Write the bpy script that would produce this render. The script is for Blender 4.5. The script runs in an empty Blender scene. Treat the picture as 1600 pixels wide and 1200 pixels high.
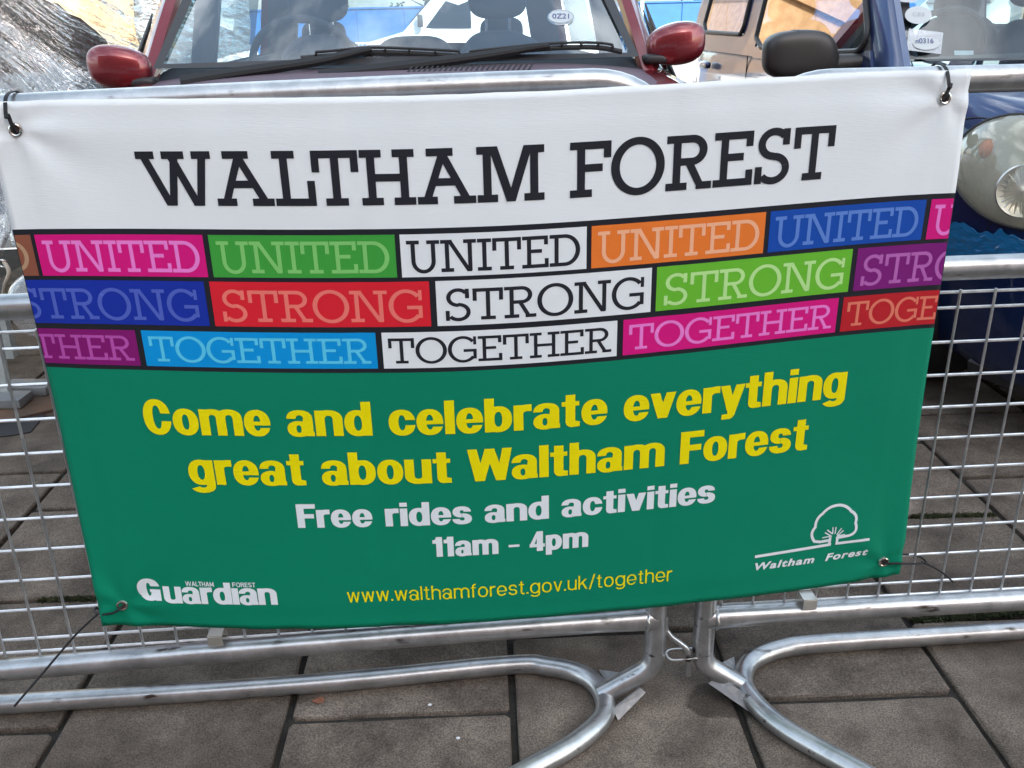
import bpy, bmesh, math, random
import numpy as np
from mathutils import Vector, Matrix, noise
from mathutils.bvhtree import BVHTree
from mathutils.geometry import delaunay_2d_cdt
random.seed(7)
R = math.radians
sc = bpy.context.scene
COL = sc.collection
# ------------------------------------------------------------------ camera, sky, sun, exposure
PITCH, ROLL, YAW, CAMD, CAMH, FPX = R(22.16), R(-1.23), R(-4.34), 1.321, 1.18, 1426.0
fwd = Vector((-math.sin(YAW)*math.cos(PITCH), math.cos(YAW)*math.cos(PITCH), -math.sin(PITCH)))
rt0 = Vector((math.cos(YAW), math.sin(YAW), 0)); up0 = rt0.cross(fwd)
rt = rt0*math.cos(ROLL)+up0*math.sin(ROLL); up = -rt0*math.sin(ROLL)+up0*math.cos(ROLL)
CAM = Vector((0, -CAMD, CAMH))
cd = bpy.data.cameras.new('camera'); cam = bpy.data.objects.new('camera', cd); COL.objects.link(cam)
m3 = Matrix((rt, up, -fwd)).transposed()
cam.matrix_world = Matrix.Translation(CAM) @ m3.to_4x4()
cd.sensor_width = 36; cd.lens = FPX/1600*36; cd.clip_start = .05; cd.clip_end = 1000
sc.camera = cam
SUN_EL, SUN_AZ = 31, 158           # azimuth clockwise from +Y
w = bpy.data.worlds.new('World'); sc.world = w; w.use_nodes = True
nt = w.node_tree; nt.nodes.clear()
N = nt.nodes.new; L = nt.links.new
sky = N('ShaderNodeTexSky'); sky.sky_type = 'NISHITA'; sky.sun_disc = False
sky.sun_elevation = R(SUN_EL); sky.sun_rotation = R(SUN_AZ); sky.dust_density = 2.0; sky.ozone_density = .6; sky.air_density = 1.0
tc = N('ShaderNodeTexCoord'); mp = N('ShaderNodeMapping'); mp.inputs['Scale'].default_value = (1, 1, 3); mp.inputs['Location'].default_value = (3.1, 1.7, .4)
nz = N('ShaderNodeTexNoise'); nz.inputs['Scale'].default_value = 2.2; nz.inputs['Detail'].default_value = 7; nz.inputs['Roughness'].default_value = .55
cr = N('ShaderNodeValToRGB'); cr.color_ramp.elements[0].position = .50; cr.color_ramp.elements[1].position = .70
hs = N('ShaderNodeHueSaturation'); hs.inputs['Saturation'].default_value = .80; hs.inputs['Hue'].default_value = .484
mx = N('ShaderNodeMixRGB'); mx.inputs[2].default_value = (10.0, 10.6, 10.9, 1)
sc_ = N('ShaderNodeMath'); sc_.operation = 'MULTIPLY'; sc_.inputs[1].default_value = .8
bg = N('ShaderNodeBackground'); bg.inputs['Strength'].default_value = .14; wo = N('ShaderNodeOutputWorld')
L(tc.outputs['Generated'], mp.inputs[0]); L(mp.outputs[0], nz.inputs['Vector']); L(nz.outputs['Fac'], cr.inputs[0])
L(sky.outputs[0], hs.inputs['Color']); L(hs.outputs[0], mx.inputs[1]); L(cr.outputs[0], sc_.inputs[0]); L(sc_.outputs[0], mx.inputs[0])
L(mx.outputs[0], bg.inputs['Color']); L(bg.outputs[0], wo.inputs[0])
sd = bpy.data.lights.new('sun', 'SUN'); sd.energy = 3.2; sd.angle = R(.53); sd.color = (1, .93, .82)
so = bpy.data.objects.new('sun', sd); COL.objects.link(so)
sv = Vector((math.sin(R(SUN_AZ))*math.cos(R(SUN_EL)), math.cos(R(SUN_AZ))*math.cos(R(SUN_EL)), math.sin(R(SUN_EL))))
so.rotation_euler = sv.to_track_quat('Z', 'Y').to_euler(); so.location = sv*30
vs = sc.view_settings; vs.view_transform = 'Standard'; vs.look = 'None'; vs.gamma = 1; vs.exposure = 1.85; vs.use_curve_mapping = False
sc.cycles.max_bounces = 10; sc.cycles.transparent_max_bounces = 24; sc.cycles.glossy_bounces = 5
sc.cycles.sample_clamp_indirect = 6

# ------------------------------------------------------------------ helpers
def ray(px, py): return (fwd + rt*((px-800)/FPX) + up*((600-py)/FPX))
def on_y(px, py, Y=0.):
    d = ray(px, py); return CAM + d*((Y-CAM.y)/d.y)
def on_z(px, py, Z=0.):
    d = ray(px, py); return CAM + d*((Z-CAM.z)/d.z)
def on_plane(px, py, p, n):
    d = ray(px, py); return CAM + d*((Vector(p)-CAM).dot(n)/d.dot(n))
def s2l(c): return tuple(((v/255)/12.92 if v/255 <= .04045 else ((v/255+.055)/1.055)**2.4) for v in c)

def tag(o, label=None, cat=None, group=None, kind=None):
    if label: o['label'] = label
    if cat: o['category'] = cat
    if group: o['group'] = group
    if kind: o['kind'] = kind
    return o
def thing(name, label, cat, loc=(0, 0, 0), group=None):
    o = bpy.data.objects.new(name, None); COL.objects.link(o); o.location = loc
    o.empty_display_size = .1
    return tag(o, label, cat, group)
def link(name, me, parent=None, label=None):
    o = bpy.data.objects.new(name, me); COL.objects.link(o)
    if parent is not None:
        o.parent = parent
        q = parent; off = Vector((0, 0, 0))
        while q: off += Vector(q.location); q = q.parent
        o.location = -off           # meshes are written in world coordinates
    if label: o['label'] = label
    return o

class MB:
    def __init__(s): s.v = []; s.f = []; s.m = []; s.mi = 0
    def add(s, vs, fs):
        b = len(s.v); s.v += [tuple(v) for v in vs]
        for f in fs: s.f.append(tuple(b+i for i in f)); s.m.append(s.mi)
        return s
    def box(s, c, d, rot=None, bev=0.):
        x, y, z = d[0]/2, d[1]/2, d[2]/2; M = (rot.to_matrix() if hasattr(rot, 'to_matrix') else rot) if rot else None
        c = Vector(c)
        if bev <= 0:
            vs = [Vector((a*x, b*y, e*z)) for e in (-1, 1) for b in (-1, 1) for a in (-1, 1)]
            fs = [(0, 2, 3, 1), (4, 5, 7, 6), (0, 1, 5, 4), (2, 6, 7, 3), (0, 4, 6, 2), (1, 3, 7, 5)]
        else:
            bm = bmesh.new(); bmesh.ops.create_cube(bm, size=1)
            for v in bm.verts: v.co = Vector((v.co.x*d[0], v.co.y*d[1], v.co.z*d[2]))
            bmesh.ops.bevel(bm, geom=bm.edges[:]+bm.verts[:], offset=bev, segments=2, profile=.6, affect='EDGES')
            bm.verts.index_update(); vs = [v.co.copy() for v in bm.verts]; fs = [tuple(v.index for v in f.verts) for f in bm.faces]; bm.free()
        return s.add([(M @ v if M else v)+c for v in vs], fs)
    def tube(s, pts, r, seg=12, closed=False, caps=True):
        P = [Vector(p) for p in pts]; n = len(P); rr = r if isinstance(r, (list, tuple)) else [r]*n
        T = []
        for i in range(n):
            a = P[(i-1) % n] if (closed or i > 0) else P[i]; b = P[(i+1) % n] if (closed or i < n-1) else P[i]
            T.append((b-a).normalized())
        u = T[0].orthogonal().normalized(); vs = []
        for i in range(n):
            u = (u - T[i]*u.dot(T[i])).normalized(); q = T[i].cross(u)
            for k in range(seg):
                a = 2*math.pi*k/seg; vs.append(P[i]+(u*math.cos(a)+q*math.sin(a))*rr[i])
        fs = []
        for i in range(n if closed else n-1):
            for k in range(seg):
                k2 = (k+1) % seg; j = (i+1) % n
                fs.append((i*seg+k, i*seg+k2, j*seg+k2, j*seg+k))
        if caps and not closed:
            fs.append(tuple(range(seg))[::-1]); fs.append(tuple((n-1)*seg+k for k in range(seg)))
        return s.add(vs, fs)
    def grid(s, rows, skip=None, flip=False):
        nv = len(rows[0]); vs = [p for r in rows for p in r]; fs = []
        for i in range(len(rows)-1):
            for j in range(nv-1):
                if skip and skip(i, j): continue
                f = (i*nv+j, i*nv+j+1, (i+1)*nv+j+1, (i+1)*nv+j)
                fs.append(f[::-1] if flip else f)
        return s.add(vs, fs)
    def prism(s, poly, h):   # poly: 3D pts planar, h: Vector
        n = len(poly); P = [Vector(p) for p in poly]; h = Vector(h)
        return s.add(P+[p+h for p in P], [tuple(range(n))[::-1], tuple(range(n, 2*n))]+[(i, (i+1) % n, n+(i+1) % n, n+i) for i in range(n)])
    def build(s, name, mat, parent=None, label=None, smooth=True, recalc=True, angle=35):
        me = bpy.data.meshes.new(name); me.from_pydata(s.v, [], s.f)
        for m in (mat if isinstance(mat, (list, tuple)) else [mat]): me.materials.append(m)
        me.polygons.foreach_set('material_index', s.m)
        if recalc:
            bm = bmesh.new(); bm.from_mesh(me); bmesh.ops.recalc_face_normals(bm, faces=bm.faces); bm.to_mesh(me); bm.free()
        if smooth:
            me.polygons.foreach_set('use_smooth', [True]*len(me.polygons)); me.set_sharp_from_angle(angle=R(angle))
        me.update()
        return link(name, me, parent, label)

def catmull(P, n):
    P = [Vector(p) for p in P]; out = []
    for i in range(len(P)-1):
        p0 = P[i-1] if i else P[0]*2-P[1]; p1, p2 = P[i], P[i+1]; p3 = P[i+2] if i+2 < len(P) else P[-1]*2-P[-2]
        for k in range(n):
            t = k/n
            out.append(.5*((2*p1)+(p2-p0)*t+(2*p0-5*p1+4*p2-p3)*t*t+(3*p1-p0-3*p2+p3)*t**3))
    out.append(P[-1]); return out
def arc_corner(a, b, c, r, n=8):
    a, b, c = Vector(a), Vector(b), Vector(c); u = (a-b).normalized(); v = (c-b).normalized()
    th = math.acos(max(-1, min(1, u.dot(v)))); d = r/math.tan(th/2)
    cen = b+(u+v).normalized()*(r/math.sin(th/2)); p, q = b+u*d-cen, b+v*d-cen
    ang = p.angle(q); out = []
    for i in range(n+1):
        t = i/n; out.append(cen+(p*math.sin((1-t)*ang)+q*math.sin(t*ang))/math.sin(ang))
    return out
def rounded(pts, r, n=8):
    out = [Vector(pts[0])]
    for i in range(1, len(pts)-1): out += arc_corner(pts[i-1], pts[i], pts[i+1], r if not isinstance(r, (list, tuple)) else r[i-1], n)
    return out+[Vector(pts[-1])]

# ------------------------------------------------------------------ materials
MATS = {}
def pm(name, col, rough=.5, metal=0., coat=0., coat_r=.05, spec=.5, bump=None, var=None, sheen=0):
    """principled; bump=(scale,dist,detail); var=(scale, colour2, lo, hi)"""
    m = bpy.data.materials.new(name); m.use_nodes = True; t = m.node_tree; b = t.nodes['Principled BSDF']
    b.inputs['Base Color'].default_value = (*col[:3], 1); b.inputs['Roughness'].default_value = rough; b.inputs['Metallic'].default_value = metal
    b.inputs['Coat Weight'].default_value = coat; b.inputs['Coat Roughness'].default_value = coat_r; b.inputs['Specular IOR Level'].default_value = spec
    tcn = t.nodes.new('ShaderNodeTexCoord')
    if var:
        n = t.nodes.new('ShaderNodeTexNoise'); n.inputs['Scale'].default_value = var[0]; n.inputs['Detail'].default_value = 6
        r = t.nodes.new('ShaderNodeValToRGB'); r.color_ramp.elements[0].position = var[2]; r.color_ramp.elements[1].position = var[3]
        r.color_ramp.elements[0].color = (*col[:3], 1); r.color_ramp.elements[1].color = (*var[1][:3], 1)
        t.links.new(tcn.outputs['Object'], n.inputs['Vector']); t.links.new(n.outputs['Fac'], r.inputs[0]); t.links.new(r.outputs[0], b.inputs['Base Color'])
    if bump:
        n = t.nodes.new('ShaderNodeTexNoise'); n.inputs['Scale'].default_value = bump[0]; n.inputs['Detail'].default_value = bump[2]
        bp = t.nodes.new('ShaderNodeBump'); bp.inputs['Distance'].default_value = bump[1]
        t.links.new(tcn.outputs['Object'], n.inputs['Vector']); t.links.new(n.outputs['Fac'], bp.inputs['Height']); t.links.new(bp.outputs[0], b.inputs['Normal'])
    MATS[name] = m; return m

def galvanised(name, base=.50, rough=.27):
    m = bpy.data.materials.new(name); m.use_nodes = True; t = m.node_tree; b = t.nodes['Principled BSDF']; Nn = t.nodes.new; Lk = t.links.new
    tcn = Nn('ShaderNodeTexCoord')
    vo = Nn('ShaderNodeTexVoronoi'); vo.inputs['Scale'].default_value = 70
    n1 = Nn('ShaderNodeTexNoise'); n1.inputs['Scale'].default_value = 14; n1.inputs['Detail'].default_value = 8; n1.inputs['Roughness'].default_value = .65
    n2 = Nn('ShaderNodeTexNoise'); n2.inputs['Scale'].default_value = 38; n2.inputs['Detail'].default_value = 5
    mp = Nn('ShaderNodeMapping'); mp.inputs['Scale'].default_value = (.35, 1.4, 1.4)
    r1 = Nn('ShaderNodeValToRGB'); r1.color_ramp.elements[0].position = .32; r1.color_ramp.elements[0].color = (base*.72, base*.74, base*.76, 1)
    r1.color_ramp.elements[1].position = .62; r1.color_ramp.elements[1].color = (base*1.12, base*1.13, base*1.14, 1)
    r2 = Nn('ShaderNodeValToRGB'); r2.color_ramp.elements[0].position = .64; r2.color_ramp.elements[0].color = (0, 0, 0, 1); r2.color_ramp.elements[1].position = .72
    mxn = Nn('ShaderNodeMixRGB'); mxn.inputs[2].default_value = (.07, .055, .045, 1)
    rr = Nn('ShaderNodeMapRange'); rr.inputs['To Min'].default_value = rough-.06; rr.inputs['To Max'].default_value = rough+.16
    mix2 = Nn('ShaderNodeMixRGB'); mix2.blend_type = 'MULTIPLY'; mix2.inputs[0].default_value = .16
    bp = Nn('ShaderNodeBump'); bp.inputs['Distance'].default_value = .0006; bp.inputs['Strength'].default_value = .25
    Lk(tcn.outputs['Object'], vo.inputs['Vector']); Lk(tcn.outputs['Object'], n1.inputs['Vector']); Lk(tcn.outputs['Object'], mp.inputs[0]); Lk(mp.outputs[0], n2.inputs['Vector'])
    Lk(n1.outputs['Fac'], r1.inputs[0]); Lk(n2.outputs['Fac'], r2.inputs[0]); Lk(r1.outputs[0], mix2.inputs[1]); bw = Nn('ShaderNodeRGBToBW'); Lk(vo.outputs['Color'], bw.inputs[0]); Lk(bw.outputs[0], mix2.inputs[2])
    Lk(mix2.outputs[0], mxn.inputs[1]); Lk(r2.outputs[0], mxn.inputs[0]); Lk(mxn.outputs[0], b.inputs['Base Color'])
    Lk(n1.outputs['Fac'], rr.inputs['Value']); Lk(rr.outputs[0], b.inputs['Roughness']); Lk(n1.outputs['Fac'], bp.inputs['Height']); Lk(bp.outputs[0], b.inputs['Normal'])
    b.inputs['Metallic'].default_value = .85
    return m

def glass_mat(name, tint=(.85, .9, .9), haze=0., hazecol=(.6, .6, .6), rough=.0, ior=1.52, boost=1.6, bump=None, dirt=0., aniso=False):
    m = bpy.data.materials.new(name); m.use_nodes = True; t = m.node_tree; t.nodes.clear(); Nn = t.nodes.new; Lk = t.links.new
    o = Nn('ShaderNodeOutputMaterial'); tr = Nn('ShaderNodeBsdfTransparent'); tr.inputs[0].default_value = (*tint, 1)
    gl = Nn('ShaderNodeBsdfGlossy'); gl.inputs['Roughness'].default_value = rough; gl.inputs[0].default_value = (1, 1, 1, 1)
    ge = Nn('ShaderNodeNewGeometry'); dt = Nn('ShaderNodeVectorMath'); dt.operation = 'DOT_PRODUCT'; Lk(ge.outputs['Normal'], dt.inputs[0]); Lk(ge.outputs['Incoming'], dt.inputs[1])
    ab = Nn('ShaderNodeMath'); ab.operation = 'ABSOLUTE'; Lk(dt.outputs['Value'], ab.inputs[0]); iv = Nn('ShaderNodeMath'); iv.operation = 'SUBTRACT'; iv.inputs[0].default_value = 1; Lk(ab.outputs[0], iv.inputs[1])
    pw_ = Nn('ShaderNodeMath'); pw_.operation = 'POWER'; pw_.inputs[1].default_value = 5; Lk(iv.outputs[0], pw_.inputs[0]); fr = Nn('ShaderNodeMath'); fr.operation = 'MULTIPLY_ADD'; r0_ = ((ior-1)/(ior+1))**2; fr.inputs[1].default_value = 1-r0_; fr.inputs[2].default_value = r0_; Lk(pw_.outputs[0], fr.inputs[0])
    mu = Nn('ShaderNodeMath'); mu.operation = 'MULTIPLY'; mu.use_clamp = True; mu.inputs[1].default_value = boost
    a = Nn('ShaderNodeMixShader'); Lk(fr.outputs[0], mu.inputs[0])
    df = Nn('ShaderNodeBsdfDiffuse'); df.inputs[0].default_value = (*hazecol, 1)
    hz = Nn('ShaderNodeMixShader'); hz.inputs[0].default_value = haze
    if dirt > 0:
        tcn = Nn('ShaderNodeTexCoord'); n = Nn('ShaderNodeTexNoise'); n.inputs['Scale'].default_value = 6; n.inputs['Detail'].default_value = 9; n.inputs['Roughness'].default_value = .7
        mr = Nn('ShaderNodeMapRange'); mr.inputs['From Min'].default_value = .4; mr.inputs['From Max'].default_value = .8; mr.inputs['To Min'].default_value = haze; mr.inputs['To Max'].default_value = haze+dirt
        Lk(tcn.outputs['Object'], n.inputs['Vector']); Lk(n.outputs['Fac'], mr.inputs['Value']); Lk(mr.outputs[0], hz.inputs[0])
    if bump:
        tcn = Nn('ShaderNodeTexCoord'); n = Nn('ShaderNodeTexNoise'); n.inputs['Scale'].default_value = bump[0]; n.inputs['Detail'].default_value = 4
        bp = Nn('ShaderNodeBump'); bp.inputs['Distance'].default_value = bump[1]; Lk(tcn.outputs['Object'], n.inputs['Vector'])
        if aniso:
            mpp = Nn('ShaderNodeMapping'); mpp.inputs['Rotation'].default_value = (0, R(-42), 0); mp2 = Nn('ShaderNodeMapping'); mp2.inputs['Scale'].default_value = (1.1, 1, 9); Lk(tcn.outputs['Object'], mpp.inputs[0]); Lk(mpp.outputs[0], mp2.inputs[0]); Lk(mp2.outputs[0], n.inputs['Vector']); Lk(n.outputs['Fac'], bp.inputs['Height'])
        Lk(bp.outputs[0], gl.inputs['Normal']); Lk(bp.outputs[0], dt.inputs[0])
    Lk(tr.outputs[0], hz.inputs[1]); Lk(df.outputs[0], hz.inputs[2]); Lk(mu.outputs[0], a.inputs[0]); Lk(hz.outputs[0], a.inputs[1]); Lk(gl.outputs[0], a.inputs[2]); Lk(a.outputs[0], o.inputs[0])
    return m

def vinyl(name, rgb, gain=1.0, rough=.5):
    c = [min(.9, v*gain) for v in s2l(rgb)]
    m = pm(name, c, rough+.05, spec=.22); t = m.node_tree; b = t.nodes['Principled BSDF']
    tcn = t.nodes.new('ShaderNodeTexCoord'); n = t.nodes.new('ShaderNodeTexNoise'); n.inputs['Scale'].default_value = 3.2; n.inputs['Detail'].default_value = 3
    wv = t.nodes.new('ShaderNodeTexNoise'); wv.inputs['Scale'].default_value = 60; wv.inputs['Detail'].default_value = 3
    mp = t.nodes.new('ShaderNodeMapping'); mp.inputs['Scale'].default_value = (1, 1, 9)
    ad = t.nodes.new('ShaderNodeMath'); ad.operation = 'MULTIPLY_ADD'; ad.inputs[1].default_value = .05
    bp = t.nodes.new('ShaderNodeBump'); bp.inputs['Distance'].default_value = .011; bp.inputs['Strength'].default_value = .5
    t.links.new(tcn.outputs['Object'], n.inputs['Vector']); t.links.new(tcn.outputs['Object'], mp.inputs[0]); t.links.new(mp.outputs[0], wv.inputs['Vector'])
    t.links.new(wv.outputs['Fac'], ad.inputs[0]); t.links.new(n.outputs['Fac'], ad.inputs[2]); t.links.new(ad.outputs[0], bp.inputs['Height']); t.links.new(bp.outputs[0], b.inputs['Normal'])
    return m

GALV = galvanised('galvanised_steel'); WIRE = galvanised('galvanised_wire', .84, .34); WIREV = galvanised('galvanised_upright_wire', .52, .34)
BLACKP = pm('black_plastic', (.012, .012, .014), .6, spec=.3); RUBBER = pm('rubber', (.02, .02, .022), .7, bump=(60, .0006, 3))
BLACKTRIM = pm('black_trim', (.022, .02, .022), .5, bump=(400, .0002, 3))
CHROME = pm('chrome', (.75, .75, .76), .12, 1.); DARKINT = pm('dark_interior', (.03, .033, .04), .8, bump=(200, .0006, 4))
SEAT = pm('seat_cloth', (.035, .045, .07), .9, bump=(300, .0008, 4))
GLASS = glass_mat('car_glass', (.74, .84, .86), .0, boost=1.7, dirt=.05)
SCREEN = glass_mat('windscreen_glass', (.66, .80, .88), .0, boost=3.3, dirt=.06)
GLASS_SIDE = glass_mat('side_glass', (.55, .66, .64), 0, boost=3.2)
def carpaint(name, col, flake):
    m = pm(name, col, .36, .55, 1., .03); t = m.node_tree; b = t.nodes['Principled BSDF']
    tcn = t.nodes.new('ShaderNodeTexCoord'); n = t.nodes.new('ShaderNodeTexNoise'); n.inputs['Scale'].default_value = 900; n.inputs['Detail'].default_value = 1
    r = t.nodes.new('ShaderNodeValToRGB'); r.color_ramp.elements[0].position = .35; r.color_ramp.elements[1].position = .7
    r.color_ramp.elements[0].color = (*col, 1); r.color_ramp.elements[1].color = (*flake, 1)
    t.links.new(tcn.outputs['Object'], n.inputs['Vector']); t.links.new(n.outputs['Fac'], r.inputs[0]); t.links.new(r.outputs[0], b.inputs['Base Color'])
    d = t.nodes.new('ShaderNodeTexNoise'); d.inputs['Scale'].default_value = 9; d.inputs['Detail'].default_value = 8
    mr = t.nodes.new('ShaderNodeMapRange'); mr.inputs['From Min'].default_value = .45; mr.inputs['From Max'].default_value = .75; mr.inputs['To Min'].default_value = .02; mr.inputs['To Max'].default_value = .14
    t.links.new(tcn.outputs['Object'], d.inputs['Vector']); t.links.new(d.outputs['Fac'], mr.inputs['Value']); t.links.new(mr.outputs[0], b.inputs['Coat Roughness'])
    return m
REDP = carpaint('red_paint', (.120, .006, .012), (.27, .020, .028))
BLUEP = carpaint('blue_paint', (.003, .013, .052), (.012, .045, .18))
WHITEP = pm('white_paint', (.72, .73, .74), .4, coat=.4)

# ------------------------------------------------------------------ ground
def gz(Y): return 0. if Y < 4 else -.024*(Y-4)
slabm = bpy.data.materials.new('paving_concrete'); slabm.use_nodes = True
def build_slab_mat(m):
    t = m.node_tree; b = t.nodes['Principled BSDF']; Nn = t.nodes.new; Lk = t.links.new
    g = Nn('ShaderNodeNewGeometry'); oi = Nn('ShaderNodeObjectInfo')
    n1 = Nn('ShaderNodeTexNoise'); n1.inputs['Scale'].default_value = 9; n1.inputs['Detail'].default_value = 9; n1.inputs['Roughness'].default_value = .65
    n2 = Nn('ShaderNodeTexNoise'); n2.inputs['Scale'].default_value = 330; n2.inputs['Detail'].default_value = 3
    n3 = Nn('ShaderNodeTexVoronoi'); n3.inputs['Scale'].default_value = 150
    n4 = Nn('ShaderNodeTexNoise'); n4.inputs['Scale'].default_value = 2.1; n4.inputs['Detail'].default_value = 4
    for q in (n1, n2, n3, n4): Lk(g.outputs['Position'], q.inputs['Vector'])
    r1 = Nn('ShaderNodeValToRGB'); e = r1.color_ramp.elements; e[0].position = .3; e[0].color = (.066, .051, .040, 1); e[1].position = .72; e[1].color = (.225, .182, .145, 1)
    Lk(n1.outputs['Fac'], r1.inputs[0])
    r2 = Nn('ShaderNodeValToRGB'); e = r2.color_ramp.elements; e[0].position = .36; e[0].color = (.45, .45, .45, 1); e[1].position = .66; e[1].color = (1.5, 1.5, 1.5, 1)
    Lk(n2.outputs['Fac'], r2.inputs[0])
    m1 = Nn('ShaderNodeMixRGB'); m1.blend_type = 'MULTIPLY'; m1.inputs[0].default_value = .8; Lk(r1.outputs[0], m1.inputs[1]); Lk(r2.outputs[0], m1.inputs[2])
    # pale grit specks
    r3 = Nn('ShaderNodeValToRGB'); e = r3.color_ramp.elements; e[0].position = .05; e[0].color = (1, 1, 1, 1); e[1].position = .12; e[1].color = (0, 0, 0, 1)
    n5 = Nn('ShaderNodeTexNoise'); n5.inputs['Scale'].default_value = 45; Lk(g.outputs['Position'], n5.inputs['Vector'])
    r5 = Nn('ShaderNodeValToRGB'); e = r5.color_ramp.elements; e[0].position = .44; e[1].position = .60; Lk(n5.outputs['Fac'], r5.inputs[0])
    mm = Nn('ShaderNodeMath'); mm.operation = 'MULTIPLY'; Lk(n3.outputs['Distance'], r3.inputs[0]); Lk(r3.outputs[0], mm.inputs[0]); Lk(r5.outputs[0], mm.inputs[1])
    m2 = Nn('ShaderNodeMixRGB'); m2.inputs[2].default_value = (.42, .39, .35, 1); Lk(mm.outputs[0], m2.inputs[0]); Lk(m1.outputs[0], m2.inputs[1])
    # slab to slab variation
    mr = Nn('ShaderNodeMapRange'); mr.inputs['To Min'].default_value = .80; mr.inputs['To Max'].default_value = 1.18; Lk(oi.outputs['Random'], mr.inputs['Value'])
    m3_ = Nn('ShaderNodeMixRGB'); m3_.blend_type = 'MULTIPLY'; m3_.inputs[0].default_value = 1; Lk(m2.outputs[0], m3_.inputs[1]); Lk(mr.outputs[0], m3_.inputs[2])
    # grime patches
    r4 = Nn('ShaderNodeValToRGB'); e = r4.color_ramp.elements; e[0].position = .35; e[0].color = (.62, .60, .59, 1); e[1].position = .62; e[1].color = (1, 1, 1, 1); Lk(n4.outputs['Fac'], r4.inputs[0])
    m4 = Nn('ShaderNodeMixRGB'); m4.blend_type = 'MULTIPLY'; m4.inputs[0].default_value = 1; Lk(m3_.outputs[0], m4.inputs[1]); Lk(r4.outputs[0], m4.inputs[2])
    # oily stain at the barrier joint
    ds = Nn('ShaderNodeVectorMath'); ds.operation = 'SUBTRACT'; ds.inputs[1].default_value = on_z(1135, 1094)
    scv = Nn('ShaderNodeVectorMath'); scv.operation = 'MULTIPLY'; scv.inputs[1].default_value = (1, 1.5, 0)
    ln = Nn('ShaderNodeVectorMath'); ln.operation = 'LENGTH'; Lk(g.outputs['Position'], ds.inputs[0]); Lk(ds.outputs[0], scv.inputs[0]); Lk(scv.outputs[0], ln.inputs[0])
    n6 = Nn('ShaderNodeTexNoise'); n6.inputs['Scale'].default_value = 22; Lk(g.outputs['Position'], n6.inputs['Vector'])
    ma = Nn('ShaderNodeMath'); ma.operation = 'MULTIPLY_ADD'; ma.inputs[1].default_value = .06; Lk(n6.outputs['Fac'], ma.inputs[0]); Lk(ln.outputs['Value'], ma.inputs[2])
    r6 = Nn('ShaderNodeMapRange'); r6.inputs['From Min'].default_value = .098; r6.inputs['From Max'].default_value = .108; r6.inputs['To Min'].default_value = .42; r6.inputs['To Max'].default_value = 1; Lk(ma.outputs[0], r6.inputs['Value'])
    m5 = Nn('ShaderNodeMixRGB'); m5.blend_type = 'MULTIPLY'; m5.inputs[0].default_value = 1; Lk(m4.outputs[0], m5.inputs[1]); Lk(r6.outputs[0], m5.inputs[2])
    Lk(m5.outputs[0], b.inputs['Base Color'])
    b.inputs['Roughness'].default_value = .78; b.inputs['Specular IOR Level'].default_value = .3
    ad = Nn('ShaderNodeMath'); ad.operation = 'MULTIPLY_ADD'; ad.inputs[1].default_value = .35; Lk(n2.outputs['Fac'], ad.inputs[0]); Lk(n1.outputs['Fac'], ad.inputs[2])
    bp = Nn('ShaderNodeBump'); bp.inputs['Distance'].default_value = .006; bp.inputs['Strength'].default_value = .75; Lk(ad.outputs[0], bp.inputs['Height']); Lk(bp.outputs[0], b.inputs['Normal'])
build_slab_mat(slabm)
JOINT = pm('joint_sand', (.016, .014, .012), .95, bump=(250, .004, 4), var=(30, (.035, .03, .022), .4, .7))
FARG = pm('pale_concrete', (.30, .285, .26), .85, var=(2, (.22, .21, .195), .4, .65), bump=(120, .003, 4))
MOSS = pm('moss', (.030, .042, .012), .95, var=(60, (.07, .075, .03), .4, .65), bump=(300, .004, 4))

mb = MB(); mb.grid([[(x, y, -.012) for x in (-6, 0, 9)] for y in (-4, 0, 4.0)], flip=True)
pav = mb.build('pavement', JOINT, smooth=False, recalc=False); tag(pav, 'dark sand bed of the paved market square', None, kind='structure')
mb = MB()
mb.grid([[(x, y, z) for x in (-300, -6, 9, 300)] for y, z in ((4.0, -.004), (12, gz(12)), (30, gz(30)), (70, gz(70)), (400, gz(70)))], flip=True)
mb.grid([[(x, y, -.004) for x in (-300, -6)] for y in (-60, -4, 4.0)], flip=True); mb.grid([[(x, y, -.004) for x in (9, 300)] for y in (-60, -4, 4.0)], flip=True)
mb.grid([[(x, y, -.004) for x in (-6, 9)] for y in (-60, -4)], flip=True)
tag(mb.build('ground', FARG, smooth=False, recalc=False), kind='structure')

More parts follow.
